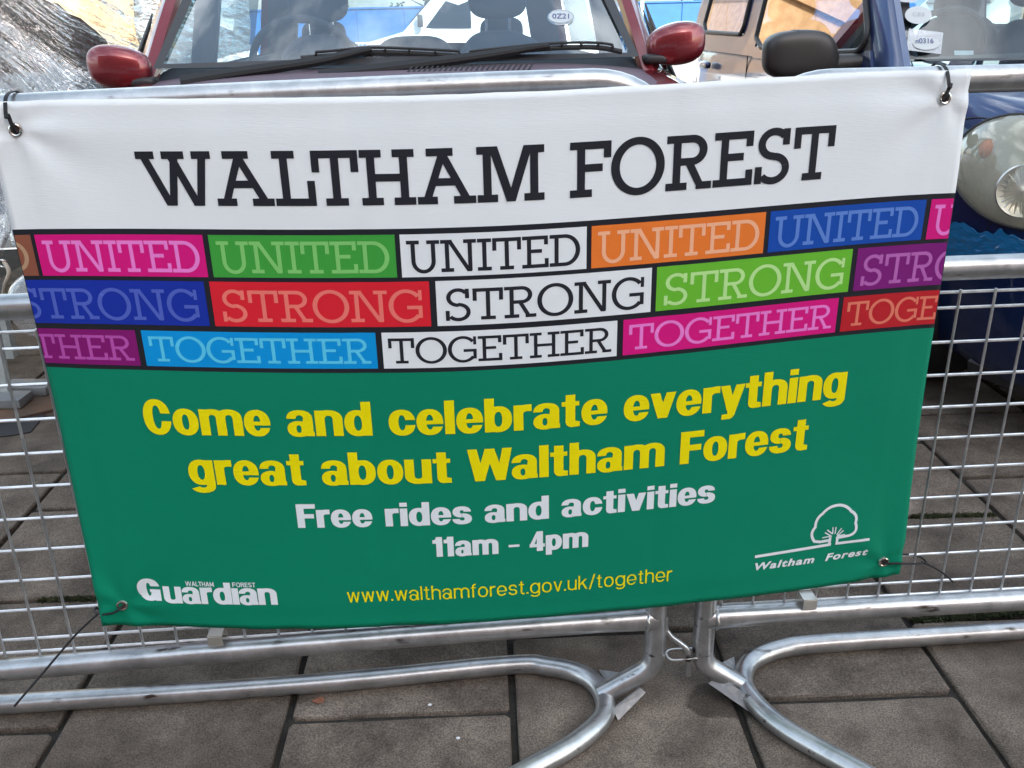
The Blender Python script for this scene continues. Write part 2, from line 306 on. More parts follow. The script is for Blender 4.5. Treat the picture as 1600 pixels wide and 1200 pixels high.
PY = R(2.75); e1 = Vector((math.cos(PY), -math.sin(PY), 0)); e2 = Vector((math.sin(PY), math.cos(PY), 0))
slab_meshes = []
for k in range(7):
    rnd = random.Random(k); hw, hl = .1985, .1950; j = lambda: rnd.uniform(-.0014, .0014)
    rings = []
    for (ins, z) in ((0, -.05), (0, -.005), (.0022, -.0012), (.006, 0)):
        ring = []
        for (a, b) in ((-1, -1), (1, -1), (1, 1), (-1, 1)):
            c = Vector((a*(hw-ins), b*(hl-ins), z))
            for s_ in (-1, 1):   # clipped corners
                d = Vector((-a, 0, 0)) if (s_ == (1 if a*b > 0 else -1)) else Vector((0, -b, 0))
                ring.append(c+d*.006+Vector((j()*.6, j()*.6, 0)))
        # extra wobble along the edges
        full = []
        for i in range(8):
            p, q = ring[i], ring[(i+1) % 8]; full.append(p)
            if i % 2 == 1:
                for tt in (.2, .4, .6, .8): full.append(p.lerp(q, tt)+Vector((j(), j(), 0)))
        rings.append(full)
    n = len(rings[0]); vs_ = [p for r_ in rings for p in r_]; fs_ = []
    for i in range(len(rings)-1):
        for q in range(n): fs_.append((i*n+q, i*n+(q+1) % n, (i+1)*n+(q+1) % n, (i+1)*n+q))
    fs_.append(tuple(3*n+q for q in range(n)))
    me = bpy.data.meshes.new('paving_slab'); me.from_pydata(vs_, [], fs_); me.materials.append(slabm)
    bm = bmesh.new(); bm.from_mesh(me); bmesh.ops.recalc_face_normals(bm, faces=bm.faces); bm.to_mesh(me); bm.free()
    slab_meshes.append(me)
for ci in range(-6, 9):
    n0 = .0898 + ci*.4105 + .205
    off = 0. if ci % 2 == 1 else .2015
    if ci % 2 == 0: off = .2125 - .4065 if ci else .2125-.4065
    for ri in range(-3, 10):
        m0 = (-.003 if ci % 2 else .2135-.4065) + ri*.4065 + .20325
        if ci % 2 == 1 or ci % 2 == -1: pass
        c = e1*n0+e2*m0
        if c.y < -1.0 or c.y > 3.75 or c.x < -2.6 or c.x > 4.2: continue
        o = bpy.data.objects.new('paving_slab', slab_meshes[random.randrange(7)]); COL.objects.link(o); o.parent = pav
        o.location = (c.x, c.y, random.uniform(-.0015, .0015))
        o.rotation_euler = (random.uniform(-.003, .003), random.uniform(-.003, .003), -PY + (math.pi if random.random() < .5 else 0)+random.uniform(-.002, .002))
# moss in two joints
def moss(px0, py0, px1, py1, n):
    a, b = on_z(px0, py0), on_z(px1, py1); m = MB(); rnd = random.Random(n)
    for i in range(n):
        t = rnd.random(); c = a.lerp(b, t)+Vector((0, rnd.gauss(0, .005), rnd.uniform(-.004, .003)))
        for q in range(3):
            an = rnd.random()*6.28; h = rnd.uniform(.002, .006); d = Vector((math.cos(an), math.sin(an), 0))*rnd.uniform(.001, .003)
            m.add([c-d, c+d, c+Vector((d.y, -d.x, h))], [(0, 1, 2)])
    o = m.build('moss', MOSS, smooth=False, recalc=False)
    return o
tag(moss(1426, 808, 1554, 806, 1400), 'green moss growing in the joint behind the right barrier mesh', 'moss', kind='stuff')
tag(moss(1424, 970, 1640, 955, 1400), 'green moss in the paving joint between the two right barrier tubes', 'moss', kind='stuff')
tag(moss(60, 938, 150, 937, 500), 'thin dark moss in the joint behind the left barrier mesh', 'moss', kind='stuff')
# small litter
lf = MB(); c = on_z(497, 1094, .003)
lf.add([c+Vector((.012*math.cos(a), .008*math.sin(a), .0015*math.sin(2*a))) for a in np.linspace(0, 6.28, 13)[:-1]], [tuple(range(12))])
o = lf.build('dead_leaf', pm('dead_leaf', (.20, .075, .04), .8, bump=(200, .001, 3)), smooth=False, recalc=False); tag(o, 'small round brown leaf lying below the left foot tube', 'leaf')
for (px, py, lab) in ((672, 1101, 'white crumb of litter below the left foot tube, on the slab left of the long joint'), (735, 1052, 'small white fleck of litter just under the left foot tube'), (716, 1153, 'tiny pale pebble near the bottom middle of the paving')):
    m = MB(); c = on_z(px, py, .002); rnd = random.Random(px)
    bm = bmesh.new(); bmesh.ops.create_icosphere(bm, subdivisions=1, radius=.0028)
    vs_ = [Vector((v.co.x*(1+rnd.random()), v.co.y*(1+rnd.random()*.5), v.co.z*.5))+c for v in bm.verts]; fs_ = [tuple(v.index for v in f.verts) for f in bm.faces]; bm.free()
    m.add(vs_, fs_); tag(m.build('litter', WHITEP, smooth=False), lab, 'litter')

# ------------------------------------------------------------------ buildings outside the frame, seen only in reflections and as shade
BRICKT = pm('tan_brick', (.33, .20, .10), .85, var=(3, (.40, .26, .14), .4, .6), bump=(40, .01, 4)); BRICKR = pm('red_brick', (.22, .10, .07), .85, var=(4, (.28, .14, .10), .4, .6))
WINF = pm('window_white', (.6, .6, .6), .5); WING = pm('window_dark', (.03, .035, .045), .08)
ROOFM = pm('roof_slate', (.07, .07, .08), .7)
def building(name, label, cat, x0, x1, y0, y1, h, wall, rows, cols, face=-1, gable=0, z0=0):
    t = thing(name, label, cat, ((x0+x1)/2, (y0+y1)/2, z0))
    m = MB(); m.box(((x0+x1)/2, (y0+y1)/2, z0+h/2-.5), (x1-x0, y1-y0, h+1)); m.build('wall', wall, t, smooth=False)
    m = MB(); cx = (x0+x1)/2
    if gable: m.prism([(x0-.3, y0-.3, z0+h), (x1+.3, y0-.3, z0+h), (x1-(x1-x0)*.3, y0-.3, z0+h+gable), (x0+(x1-x0)*.3, y0-.3, z0+h+gable)], (0, y1-y0+.6, 0))
    else: m.box((cx, (y0+y1)/2, z0+h+.15), (x1-x0+.4, y1-y0+.4, .3))
    m.build('roof', ROOFM if not gable else wall, t, smooth=False)
    yf = y0 if face < 0 else y1
    for r_ in range(rows):
        for c_ in range(cols):
            wx = x0+(x1-x0)*(c_+.5)/cols; wz = z0+h*(r_+.55)/rows
            f = MB(); f.box((wx, yf+face*.03, wz), (1.5, .12, 1.7)); fo = f.build('window', WINF, t, smooth=False)
            g = MB(); g.box((wx, yf+face*.095, wz), (1.3, .02, 1.5)); go = g.build('pane', WING, fo, smooth=False)
    return t
building('brick_building', 'tall brick building standing behind the viewer and shading the square', 'building', -30, 22, -32, -21, 17.2, BRICKR, 4, 10, face=1)
building('brick_building', 'low tan brick building beyond the stalls, mirrored in the side of the blue car', 'building', -34, -9, 36, 46, 7.0, BRICKT, 1, 4, face=-1, gable=2.2, z0=gz(36))

# ------------------------------------------------------------------ barriers
RT = .0192
def barrier(label, xp, sgn, tilt, low, foot, hidden_end, X0w):
    """xp: X of the post at the joint; sgn -1: barrier runs to -X."""
    A = Vector((xp, 0, 0)); D = Vector((sgn*math.cos(tilt), math.sin(tilt), 0)); LEN = 2.28
    P = lambda d, z, y=0.: A+D*d+Vector((0, y, z))
    t = thing('crowd_barrier', label, 'barrier', A, 'interlocked steel crowd barriers')
    ztop = 1.087 if sgn < 0 else 1.0785
    sag = (lambda d: -.0135*max(0, (d-.15)/.8)**1.5 if d < 1.3 else -.0135*(1.15/.8)**1.5) if sgn < 0 else (lambda d: 0.)
    pe = .098 if sgn < 0 else .074
    fr = rounded([P(pe, .020, -.006), P(0, .072), P(0, ztop), P(LEN, ztop-.001), P(LEN, .075), P(LEN-.075, .03, -.004)], [.045, .125, .125, .045], 12)
    k0 = 13*2+1; a_, b_ = fr[k0-0], None
    i1 = max(range(len(fr)-1), key=lambda i: (fr[i+1]-fr[i]).length if abs(fr[i].z-fr[i+1].z) < .01 else 0)
    top_ = [fr[i1].lerp(fr[i1+1], q/16) for q in range(1, 16)]
    fr = fr[:i1+1]+top_+fr[i1+1:]
    for p in fr:
        if p.z > .9: p.z += sag((p-A).dot(D))*min(1, (p.z-.9)/.15)
    MB().tube(fr, RT, 20).build('frame_tube', GALV, t)
    MB().tube([P(RT*.6, .800), P(LEN-RT*.6, .800)], RT, 20).build('middle_rail', GALV, t)
    # lower rail, flattened at the weld
    pts = [P(0, low), P(.05, low), P(.10, low)]+[P(.2+q*.1, low+sag(.2+q*.1)*.8) for q in range(12)]+[P(LEN-RT*.6, low+sag(2)*.8)]
    MB().tube(pts, [.0215, .0205]+[RT]*14, 20).build('lower_rail', GALV, t)
    ft = catmull(foot, 8); MB().tube(ft, .0182, 18).build('foot_tube', GALV, t)
    for wz, wr_ in ((low, .0215), (.800, .0200)):
        rnd = random.Random(int(wz*1000)+sgn); MB().tube([P(RT*.93+rnd.uniform(-.0012, .0012), wz)+Vector((0, wr_*math.cos(a), wr_*math.sin(a))) for a in np.linspace(0, 2*math.pi, 37)[:-1]], [.0026+rnd.uniform(-.0008, .0010) for _ in range(36)], 7, closed=True).build('weld_bead', GALV, t)
    # gusset plates either side of the post foot
    for gp in GUS[sgn]:
        n = (gp[1]-gp[0]).cross(gp[2]-gp[0]).normalized()*.004; q_ = on_y; n = n if n.z > 0 else -n
        MB().add(gp+[p-n for p in gp], [(0, 1, 2), (0, 2, 3), (4, 6, 5), (4, 7, 6)]+[(i, (i+1) % 4, 4+(i+1) % 4, 4+i) for i in range(4)]).build('gusset_plate', PLATE, t, smooth=False)
    # welded wire mesh
    yw = .014; wr = .0026
    zs = [.757, .731] + [.673-.0574*k for k in range(8)] + [.2135, .187]
    hm = MB().tube([P(.03, 0, yw), P(LEN-.03, 0, yw)], wr, 7).build('wire', WIRE, t)
    for k, z in enumerate(zs):
        o = hm if k == 0 else hm.copy()
        if k: COL.objects.link(o); o.parent = t
        o.location = Vector(o.location)+Vector((0, 0, z-(zs[0] if k else 0)))
        if k: o.location = Vector((-A.x, -A.y, z))+Vector((0, 0, 0))
        o.rotation_euler = (0, 0, 0)
    vm = MB().tube([(0, yw-2*wr+.0006, .182), (0, yw-2*wr+.0006, .762)], wr*.88, 7).build('wire', WIREV)
    k = 0; first = True
    x = X0w
    ds = []
    while True:
        d = (x-xp)/(sgn*math.cos(tilt)) if True else 0
        if d > LEN-.03: break
        if d > .03: ds.append(d)
        x += sgn*.0573
    vm.parent = t
    for i, d in enumerate(ds):
        o = vm if i == 0 else vm.copy()
        if i: COL.objects.link(o); o.parent = t
        o.location = D*d
    # clips holding the mesh to the lower rail
    for cp in CLIP[sgn]:
        m = MB(); c = P(cp, low+.026, -.004)
        m.box(c+Vector((0, -.012, .0)), (.024, .003, .019), Matrix.Rotation(math.atan2(D.y, D.x*sgn*sgn) if sgn > 0 else 0, 3, 'Z')); m.box(c+Vector((0, .004, .010)), (.024, .034, .003)); m.box(c+Vector((0, .021, -.001)), (.024, .003, .02))
        m.build('mesh_clip', pm('clip_zinc', (.62, .60, .55), .4, .8) if 'clip_zinc' not in MATS else MATS['clip_zinc'], t, smooth=False)
    return t, P
PLATE = pm('gusset_steel', (.30, .31, .32), .42, .55, var=(60, (.40, .40, .40), .45, .6), bump=(120, .0008, 4))
V = Vector
zz = lambda *q: [on_z(*p) for p in q]
GUS = {-1: [zz((936, 1046, .022), (990, 1054, .045), (988, 1068, .045), (955, 1078, .022)), zz((958, 1108, .022), (1001, 1075, .046), (1009, 1082, .036), (966, 1126, .004))],
       1: [zz((1110, 1044, .055), (1147, 1026, .022), (1152, 1060, .022), (1125, 1060, .045)), zz((1122, 1056, .050), (1107, 1068, .036), (1172, 1113, .004), (1186, 1098, .022))]}
CLIP = {-1: [.362-on_y(353, 995, 0).x], 1: [on_y(1253, 935, 0).x-.43]}
footL = [V((-1.85, .09, .0185)), V((-1.0, .09, .0185)), V((-.3, .084, .0185)), V((.08, .097, .0185)), V((.165, .084, .0185)), V((.228, .052, .0185)), V((.254, .000, .0185)), V((.245, -.060, .0185)), V((.185, -.118, .0185)), V((.106, -.165, .0185)), V((-.02, -.238, .0185)), V((-.14, -.31, .0185))]
footR = [V((2.5, .10, .0185)), V((1.6, .092, .0185)), V((1.12, .091, .0185)), V((.72, .094, .0185)), V((.62, .086, .0185)), V((.553, .058, .0185)), V((.521, .008, .0185)), V((.522, -.05, .0185)), V((.555, -.125, .0185)), V((.640, -.228, .0185)), V((.75, -.36, .0185)), V((.85, -.48, .0185))]
bl, PL = barrier('galvanised crowd barrier on the left that carries most of the banner', .348, -1, 0.0, .178, footL, 0, .3745-.0573*1)
br, PR = barrier('galvanised crowd barrier on the right with its mesh showing beside the blue car', .437, 1, R(-1.2), .172, footR, 0, .4680)
# coupling hook on the left barrier and staple on the right one
m = MB(); Y = 0.0
m.tube([on_y(1038, 966, Y), on_y(1039, 985, Y)], .0068, 14)
m.build('coupling_socket', GALV, bl)
m = MB().tube(catmull([on_y(1040, 984, Y), on_y(1050, 996, Y-.004), on_y(1064, 1006, Y-.008), on_y(1074, 1016, Y-.01), on_y(1075, 1034, Y-.01), on_y(1075, 1055, Y-.008)], 6), .0052, 12); m.build('coupling_hook', GALV, bl)
m = MB().tube(catmull([on_y(1092, 1028, Y-.012), on_y(1072, 1030, Y-.016), on_y(1050, 1031, Y-.014), on_y(1041, 1022, Y), on_y(1048, 1015, Y+.012), on_y(1078, 1013, Y+.014), on_y(1094, 1012, Y+.01)], 6), .0018, 8); m.build('coupling_loop', WIRE, br)

# ------------------------------------------------------------------ banner
PB = [[-0.07954, 0.01441, 0.05278, 0.00213, 1.07961], [-0.08379, 0.02079, 0.08222, -0.00829, 0.89999], [-0.11108, 0.01298, 0.126, -0.01307, 0.6815], [0.05041, -0.0285, 0.07668, -0.01427, 0.2234]]
TB = [0, .18, .3986, .8568]; ZC = 1.081
def inv_s(s):
    X = s
    for _ in range(12): X = X-(X+.17*(X-.08)**3-s)/(1+.51*(X-.08)**2)
    return X
def sL(t): return -.632+.004*t/.857
def sR(t): return .8023+.0182*t/.857
def relief(X, t):
    y = .0022*math.sin(5.1*X+1.3)*math.sin(3.0*t+.6) + .0030*(noise.noise(V((X*3.3, t*2.2, 3.1))))
    # hem welds: a shallow step about 4 cm inside every edge
    e = min(t, .857-t); hem = 1/(1+math.exp(-(e-.036)/.0016)); y += .0009*hem
    ex = min(X+.583, .757-X); y += .0007/(1+math.exp(-(ex-.045)/.0018))
    # puckers running from the eyelets and slack along the hems
    for (gx, gt) in ((-.545, .038), (.72, .038), (-.54, .815), (.735, .824)):
        dx, dt = X-gx, t-gt; r = math.hypot(dx, dt); a = math.atan2(dt, dx)
        y += .0030*math.exp(-r/.10)*math.sin(5*a+gx*9)*min(1, r/.02)
    y += .0020*math.exp(-e/.05)*noise.noise(V((X*16, e*6, 8.)))
    y += .0045*math.exp(-(.857-t)/.10)*noise.noise(V((X*4.5, 1.7, 2.)))
    if X > .68: y += (X-.68)**2*.5*math.sin(t*9)
    if X < -.50: y += (X+.50)**2*.7*math.sin(t*8+1)
    # creases from folding
    for cx in (-.12, .33): y -= .0007*math.exp(-((X-cx)/.014)**2)
    return y
def edge_wob(X):  # tiny waviness of the cut edges
    return .0012*noise.noise(V((X*9, 4.2, 0)))+.0007*noise.noise(V((X*31, 1.2, 0)))
def S(s, t, off=0.):
    X = inv_s(s); zz = [sum(c*X**(4-i) for i, c in enumerate(p)) for p in PB]; dv = [z-(ZC-tb) for z, tb in zip(zz, TB)]
    d = float(np.interp(t, TB, dv))
    # smooth the piecewise-linear blend a little
    h = .03; d = .5*d+.25*float(np.interp(t-h, TB, dv))+.25*float(np.interp(t+h, TB, dv))
    z = ZC-t+d + (edge_wob(X)*(math.exp(-t/.02)+math.exp(-(.857-t)/.02)))
    return V((X, -.035-relief(X, t)-off, z))

VW = vinyl('vinyl_white', (228, 233, 236), .97); 
banner = thing('banner', 'large printed vinyl banner in white and green tied across both steel barriers', 'banner', (0.1, -.035, .2))
NU, NV = 150, 92
rows = []; tcuts = sorted(set([round(.8568*i/NV, 5) for i in range(NV+1)]+[.18, .3986]))
tcuts = [t for t in tcuts if all(abs(t-q) > .002 or t == q for q in (.18, .3986))]
for t in tcuts: rows.append([S(sL(t)+(sR(t)-sL(t))*i/NU, t) for i in range(NU+1)])
VG = vinyl('vinyl_green', (0, 124, 94), 1.0); VK = vinyl('vinyl_black', (38, 40, 48), .75)
m = MB(); m.grid(rows)
for i in range(len(rows)-1):
    tm = (tcuts[i]+tcuts[i+1])/2; k = 0 if tm < .18 else (1 if tm < .3986 else 2)
    for j in range(NU): m.m[i*NU+j] = k
sheet = m.build('sheet', [VW, VK, VG], banner, recalc=False, angle=80)
sm = sheet.modifiers.new('thick', 'SOLIDIFY'); sm.thickness = .0006; sm.offset = 1

def print_mesh(verts2, faces, off, name, mat, parent, label=None, clip=True):
    """verts2: (s, t) pairs -> bisected along a 2 cm grid and laid on the sheet"""
    bm = bmesh.new(); vs_ = [bm.verts.new((a, b, 0)) for a, b in verts2]
    for f in faces:
        try: bm.faces.new([vs_[i] for i in f])
        except ValueError: pass
    s0 = min(a for a, b in verts2); s1 = max(a for a, b in verts2); t0 = min(b for a, b in verts2); t1 = max(b for a, b in verts2)
    def cut(co, no, **k): bmesh.ops.bisect_plane(bm, geom=bm.verts[:]+bm.edges[:]+bm.faces[:], dist=1e-6, plane_co=co, plane_no=no, **k)
    if clip:
        if s0 < sL(t0)+.0015: cut((sL(t0)+.0015, 0, 0), (-1, 0, 0), clear_outer=True)
        if s1 > sR(t0)-.0015: cut((sR((t0+t1)/2)-.0015, (t0+t1)/2, 0), (1, -(.0182/.857), 0), clear_outer=True)
    st = .0125; k = math.ceil(s0/st)
    while k*st < s1: cut((k*st, 0, 0), (1, 0, 0)); k += 1
    k = math.ceil(t0/st)
    while k*st < t1: cut((0, k*st, 0), (0, 1, 0)); k += 1
    m = MB(); bm.verts.index_update()
    m.v = [tuple(S(v.co.x, v.co.y, off)) for v in bm.verts]; m.f = [tuple(v.index for v in f.verts) for f in bm.faces]; m.m = [0]*len(m.f); bm.free()
    o = m.build(name, mat, parent, label, recalc=False, smooth=True, angle=80)
    # face the camera side
    me = o.data; bm = bmesh.new(); bm.from_mesh(me)
    for f in bm.faces:
        if f.normal.y > 0: f.normal_flip()
    bm.to_mesh(me); bm.free(); return o

# slab-serif glyphs as unions of simple polygons, cap height 1
def slab_glyph(ch, T):
    P = []; h = T*.5; SB = T*.92      # slab thickness
    bar = lambda x0, y0, x1, y1: P.append([(x0, y0), (x1, y0), (x1, y1), (x0, y1)])
    def dia(x0, y0, x1, y1, w): P.append([(x0-w/2, y0), (x0+w/2, y0), (x1+w/2, y1), (x1-w/2, y1)])
    def ring(cx, cy, rx, ry, a0, a1, n=28, tx=None):
        tx = tx or T
        for i in range(n):
            a, b = R(a0+(a1-a0)*i/n), R(a0+(a1-a0)*(i+1)/n+.01)
            P.append([(cx+(rx)*math.cos(a), cy+ry*math.sin(a)), (cx+rx*math.cos(b), cy+ry*math.sin(b)), (cx+(rx-tx)*math.cos(b), cy+(ry-SB)*math.sin(b)), (cx+(rx-tx)*math.cos(a), cy+(ry-SB)*math.sin(a))])
    if ch == 'W':
        for a, b in ((0, .36), (.50, .93), (1.07, 1.43)): bar(a, 1-SB, b, 1)
        dia(.18, 1-SB, .555, 0, T*1.08); dia(.73, 1-SB, .60, 0, T*1.0); dia(.70, 1-SB, 1.085, 0, T*1.08); dia(1.26, 1-SB, 1.13, 0, T); return P, 1.43
    if ch == 'A':
        bar(.19, 1-SB, .68, 1); bar(0, 0, .37, SB); bar(.67, 0, 1.08, SB); dia(.20, SB, .47, 1-SB, T*1.0); dia(.88, SB, .50, 1-SB, T*1.08); bar(.27, .33, .76, .33+SB); return P, 1.08
    if ch == 'L':
        bar(0, 1-SB, .42, 1); bar(0, 0, .76, SB); bar(.21-h, SB, .21+h, 1-SB); bar(.76-T*.95, SB, .76, .46); return P, .76
    if ch == 'T':
        bar(0, 1-SB, .86, 1); bar(0, .61, T*.95, 1-SB); bar(.86-T*.95, .61, .86, 1-SB); bar(.43-h, SB, .43+h, 1-SB); bar(.43-.21, 0, .43+.21, SB); return P, .86
    if ch == 'H':
        for x in (.20, .80): bar(x-.20, 1-SB, x+.20, 1); bar(x-.20, 0, x+.20, SB); bar(x-h, SB, x+h, 1-SB)
        bar(.20+h, .5-SB/2, .80-h, .5+SB/2); return P, 1.0
    if ch == 'M':
        bar(0, 1-SB, .32, 1); bar(.93, 1-SB, 1.25, 1); bar(0, 0, .38, SB); bar(.87, 0, 1.25, SB); bar(.19-h, SB, .19+h, 1-SB); bar(1.06-h, SB, 1.06+h, 1-SB)
        dia(.30, 1, .625, 0, T*1.1); dia(.95, 1, .625, 0, T*1.1); return P, 1.25
    if ch == 'F':
        bar(0, 1-SB, .78, 1); bar(0, 0, .42, SB); bar(.21-h, SB, .21+h, 1-SB); bar(.78-T*.95, .70, .78, 1-SB); bar(.21+h, .46, .62, .46+SB); return P, .78
    if ch == 'E':
        bar(0, 1-SB, .78, 1); bar(0, 0, .80, SB); bar(.21-h, SB, .21+h, 1-SB); bar(.78-T*.95, .72, .78, 1-SB); bar(.80-T*.95, SB, .80, .29); bar(.21+h, .47, .60, .47+SB); return P, .80
    if ch == 'O':
        ring(.52, .5, .52, .53, 0, 360, 56, T*1.12); return P, 1.04
    if ch == 'I':
        bar(0, 0, .42, SB); bar(0, 1-SB, .42, 1); bar(.21-h, SB, .21+h, 1-SB); return P, .42
    if ch == 'D':
        bar(0, 0, .48, SB); bar(0, 1-SB, .48, 1); bar(.21-h, SB, .21+h, 1-SB); ring(.46, .5, .47, .5, -90, 90, 36, T*1.1); return P, .93
    if ch == 'R':
        bar(0, 0, .42, SB); bar(0, 1-SB, .50, 1); bar(.21-h, SB, .21+h, 1-SB); ring(.50, 1-.275, .30, .275, -90, 90, 28, T*1.05); bar(.21+h, .45, .51, .45+SB)
        dia(.72, 0, .47, .46, T*1.1); bar(.60, 0, .91, SB); return P, .91
    if ch == 'U':
        bar(0, 1-SB, .38, 1); bar(.60, 1-SB, .98, 1); bar(.19-h, .36, .19+h, 1-SB); bar(.79-h, .36, .79+h, 1-SB); ring(.49, .36, .30+h, .39, 180, 360, 36, T); return P, .98
    if ch == 'N':
        bar(0, 1-SB, .34, 1); bar(.68, 1-SB, 1.06, 1); bar(0, 0, .38, SB); bar(.19-h, SB, .19+h, 1-SB); bar(.87-h, SB*.2, .87+h, 1-SB); dia(.25, 1, .85, 0, T*1.15); return P, 1.06
    if ch == 'G':
        ring(.50, .5, .50, .53, 40, 322, 46, T*1.12); bar(.52, .40, .95, .40+SB); bar(.86-T*.2, .12, .86+T*.75, .41); bar(.86-T*.1, .68, .86+T*.72, 1.0)
        return P, .97
    if ch == 'S':
        k = .265; ring(.385, 1-k-.005, .33, k+.03, 35, 270, 34, T); ring(.385, k+.005, .345, k+.03, -145, 90, 34, T)
        bar(.40-.02, .5-SB*.5, .42, .5+SB*.5) if False else None
        bar(.70-T*.95, .70, .70, 1.0); bar(.02, 0, .02+T*.95, .32); return P, .75
    return P, .45
def union_fill(polys):
    """overlapping simple polygons -> triangles covering their union"""
    vs_, fs_, neg = [], [], set()
    for p in polys:
        if p[0] == '-': p = p[1]; neg.add(len(fs_))
        a = sum(p[i][0]*p[(i+1) % len(p)][1]-p[(i+1) % len(p)][0]*p[i][1] for i in range(len(p)))
        if a < 0: p = p[::-1]
        b = len(vs_); vs_ += [V((x, y)) for x, y in p]; fs_.append(list(range(b, b+len(p))))
    ov, oe, of, _, _, orf = delaunay_2d_cdt(vs_, [], fs_, 0, 1e-5)
    keep = [f for f, src in zip(of, orf) if len(src) and not any(q in neg for q in src)]
    return [(v.x, v.y) for v in ov], keep
def slab_text(txt, T, gap=.03):
    x = 0; V2 = []; F = []
    for i, ch in enumerate(txt):
        if ch == ' ': x += .45; continue
        P, wd = slab_glyph(ch, T); vv, ff = union_fill(P); b = len(V2)
        V2 += [(a+x, c) for a, c in vv]; F += [tuple(b+q for q in f) for f in ff]; x += wd+gap
        if i+1 < len(txt):
            pr = ch+txt[i+1]
            x += {'LT': -.07, 'WA': .0, 'FO': -.03, 'RO': -.0, 'ST': .02}.get(pr, 0)
    return V2, F, x-gap
def place(V2, W, s0, s1, ttop, tbase, H=1., slant=0.):
    return [(s0+(x/W)*(s1-s0)+slant*y, tbase-(tbase-ttop)*(y/H)) for x, y in V2]

INK = vinyl('ink_black', (40, 42, 50), .8); YEL = vinyl('ink_yellow', (226, 212, 0), 1.05); WHT = vinyl('ink_white', (224, 230, 234), .95)
def lettering(V2, F, mat, name, parent, label, off=.0007, clip=True): return print_mesh(V2, F, off, name, mat, parent, label, clip)
v2, f2, W_ = slab_text('WALTHAM FOREST', .150)
lettering(place(v2, W_, -.4215, .5830, .0700, .1462), f2, INK, 'headline_lettering', banner, 'large black slab lettering reading WALTHAM FOREST')

C = {'magenta': ((212, 20, 125), (236, 128, 210)), 'green': ((62, 158, 62), (128, 200, 112)), 'white': ((228, 233, 236), None), 'orange': ((232, 122, 48), (242, 178, 140)),
     'blue': ((16, 74, 168), (92, 132, 208)), 'royal': ((22, 48, 158), (78, 98, 190)), 'red': ((216, 34, 50), (236, 120, 110)), 'lime': ((104, 184, 50), (182, 228, 146)),
     'purple': ((122, 26, 116), (182, 100, 178)), 'purple2': ((128, 20, 108), (182, 80, 170)), 'cyan': ((0, 146, 218), (88, 200, 236)), 'brown': ((138, 84, 66), (180, 146, 116)), 'crimson': ((184, 32, 42), (224, 120, 100))}
BM = {k: (vinyl('block_'+k, a, .95), vinyl('letters_'+k, b, .95) if b else INK) for k, (a, b) in C.items()}
def blockrow(word, t0, t1, ct, cb, T, items, pad):
    for (s0, s1, col, label, full) in items:
        n = 12; vv = [(s0, t0), (s1, t0), (s1, t1), (s0, t1)]
        bo = print_mesh(vv, [(0, 1, 2, 3)], .0004, 'colour_block', BM[col][0], banner, label)
        v2, f2, W_ = slab_text(word, T); a, b = full
        # drop whole-glyph geometry that lies outside the sheet
        lettering(place(v2, W_, a, b, ct, cb), f2, BM[col][1], 'lettering', bo, None)
UW = (.0088, .2515)
def ur(s0): return (s0+.0088, s0+.2585)
blockrow('UNITED', .1882, .2507, .1972, .2440, .126, [
    (-.66, -.6048, 'brown', 'brown block cut off by the left edge, showing part of a letter D', (-.8665, -.6148)),
    (-.5985, -.3418, 'magenta', 'pink block at the left end of the top row reading UNITED', (-.589, -.3505)),
    (-.3335, -.0652, 'green', 'mid green block reading UNITED in pale green', (-.3235, -.0745)),
    (-.0580, .2100, 'white', 'white block reading UNITED in black, in the top row', (-.0495, .2005)),
    (.2172, .4830, 'orange', 'orange block reading UNITED', (.2265, .4745)),
    (.4905, .7557, 'blue', 'mid blue block reading UNITED', (.4995, .7455)),
    (.7650, .84, 'magenta', 'pink block cut off by the right edge, showing a letter U', (.7735, 1.020))], 0)
blockrow('STRONG', .2572, .3257, .2700, .3180, .120, [
    (-.66, -.3503, 'royal', 'royal blue block reading STRONG at the left edge', (-.6515, -.3625)),
    (-.3418, -.0200, 'red', 'bright red block reading STRONG', (-.3285, -.0305)),
    (-.0107, .3093, 'white', 'white block reading STRONG in black', (.0010, .2990)),
    (.3172, .6355, 'lime', 'lime green block reading STRONG', (.3285, .6250)),
    (.6445, .84, 'purple', 'purple block cut off by the right edge reading STRO', (.6550, .9520))], 0)
blockrow('TOGETHER', .3345, .3915, .3436, .3835, .118, [
    (-.66, -.4690, 'purple2', 'purple block at the left edge showing the letters THER', (-.8150, -.4770)),
    (-.4595, -.1036, 'cyan', 'sky blue block reading TOGETHER', (-.4500, -.1130)),
    (-.0945, .2585, 'white', 'white block reading TOGETHER in black', (-.0858, .2500)),
    (.2680, .6212, 'magenta', 'pink block reading TOGETHER in the bottom row', (.2770, .6125)),
    (.6300, .84, 'crimson', 'dark red block cut off by the right edge reading TOGE', (.6385, .9750))], 0)


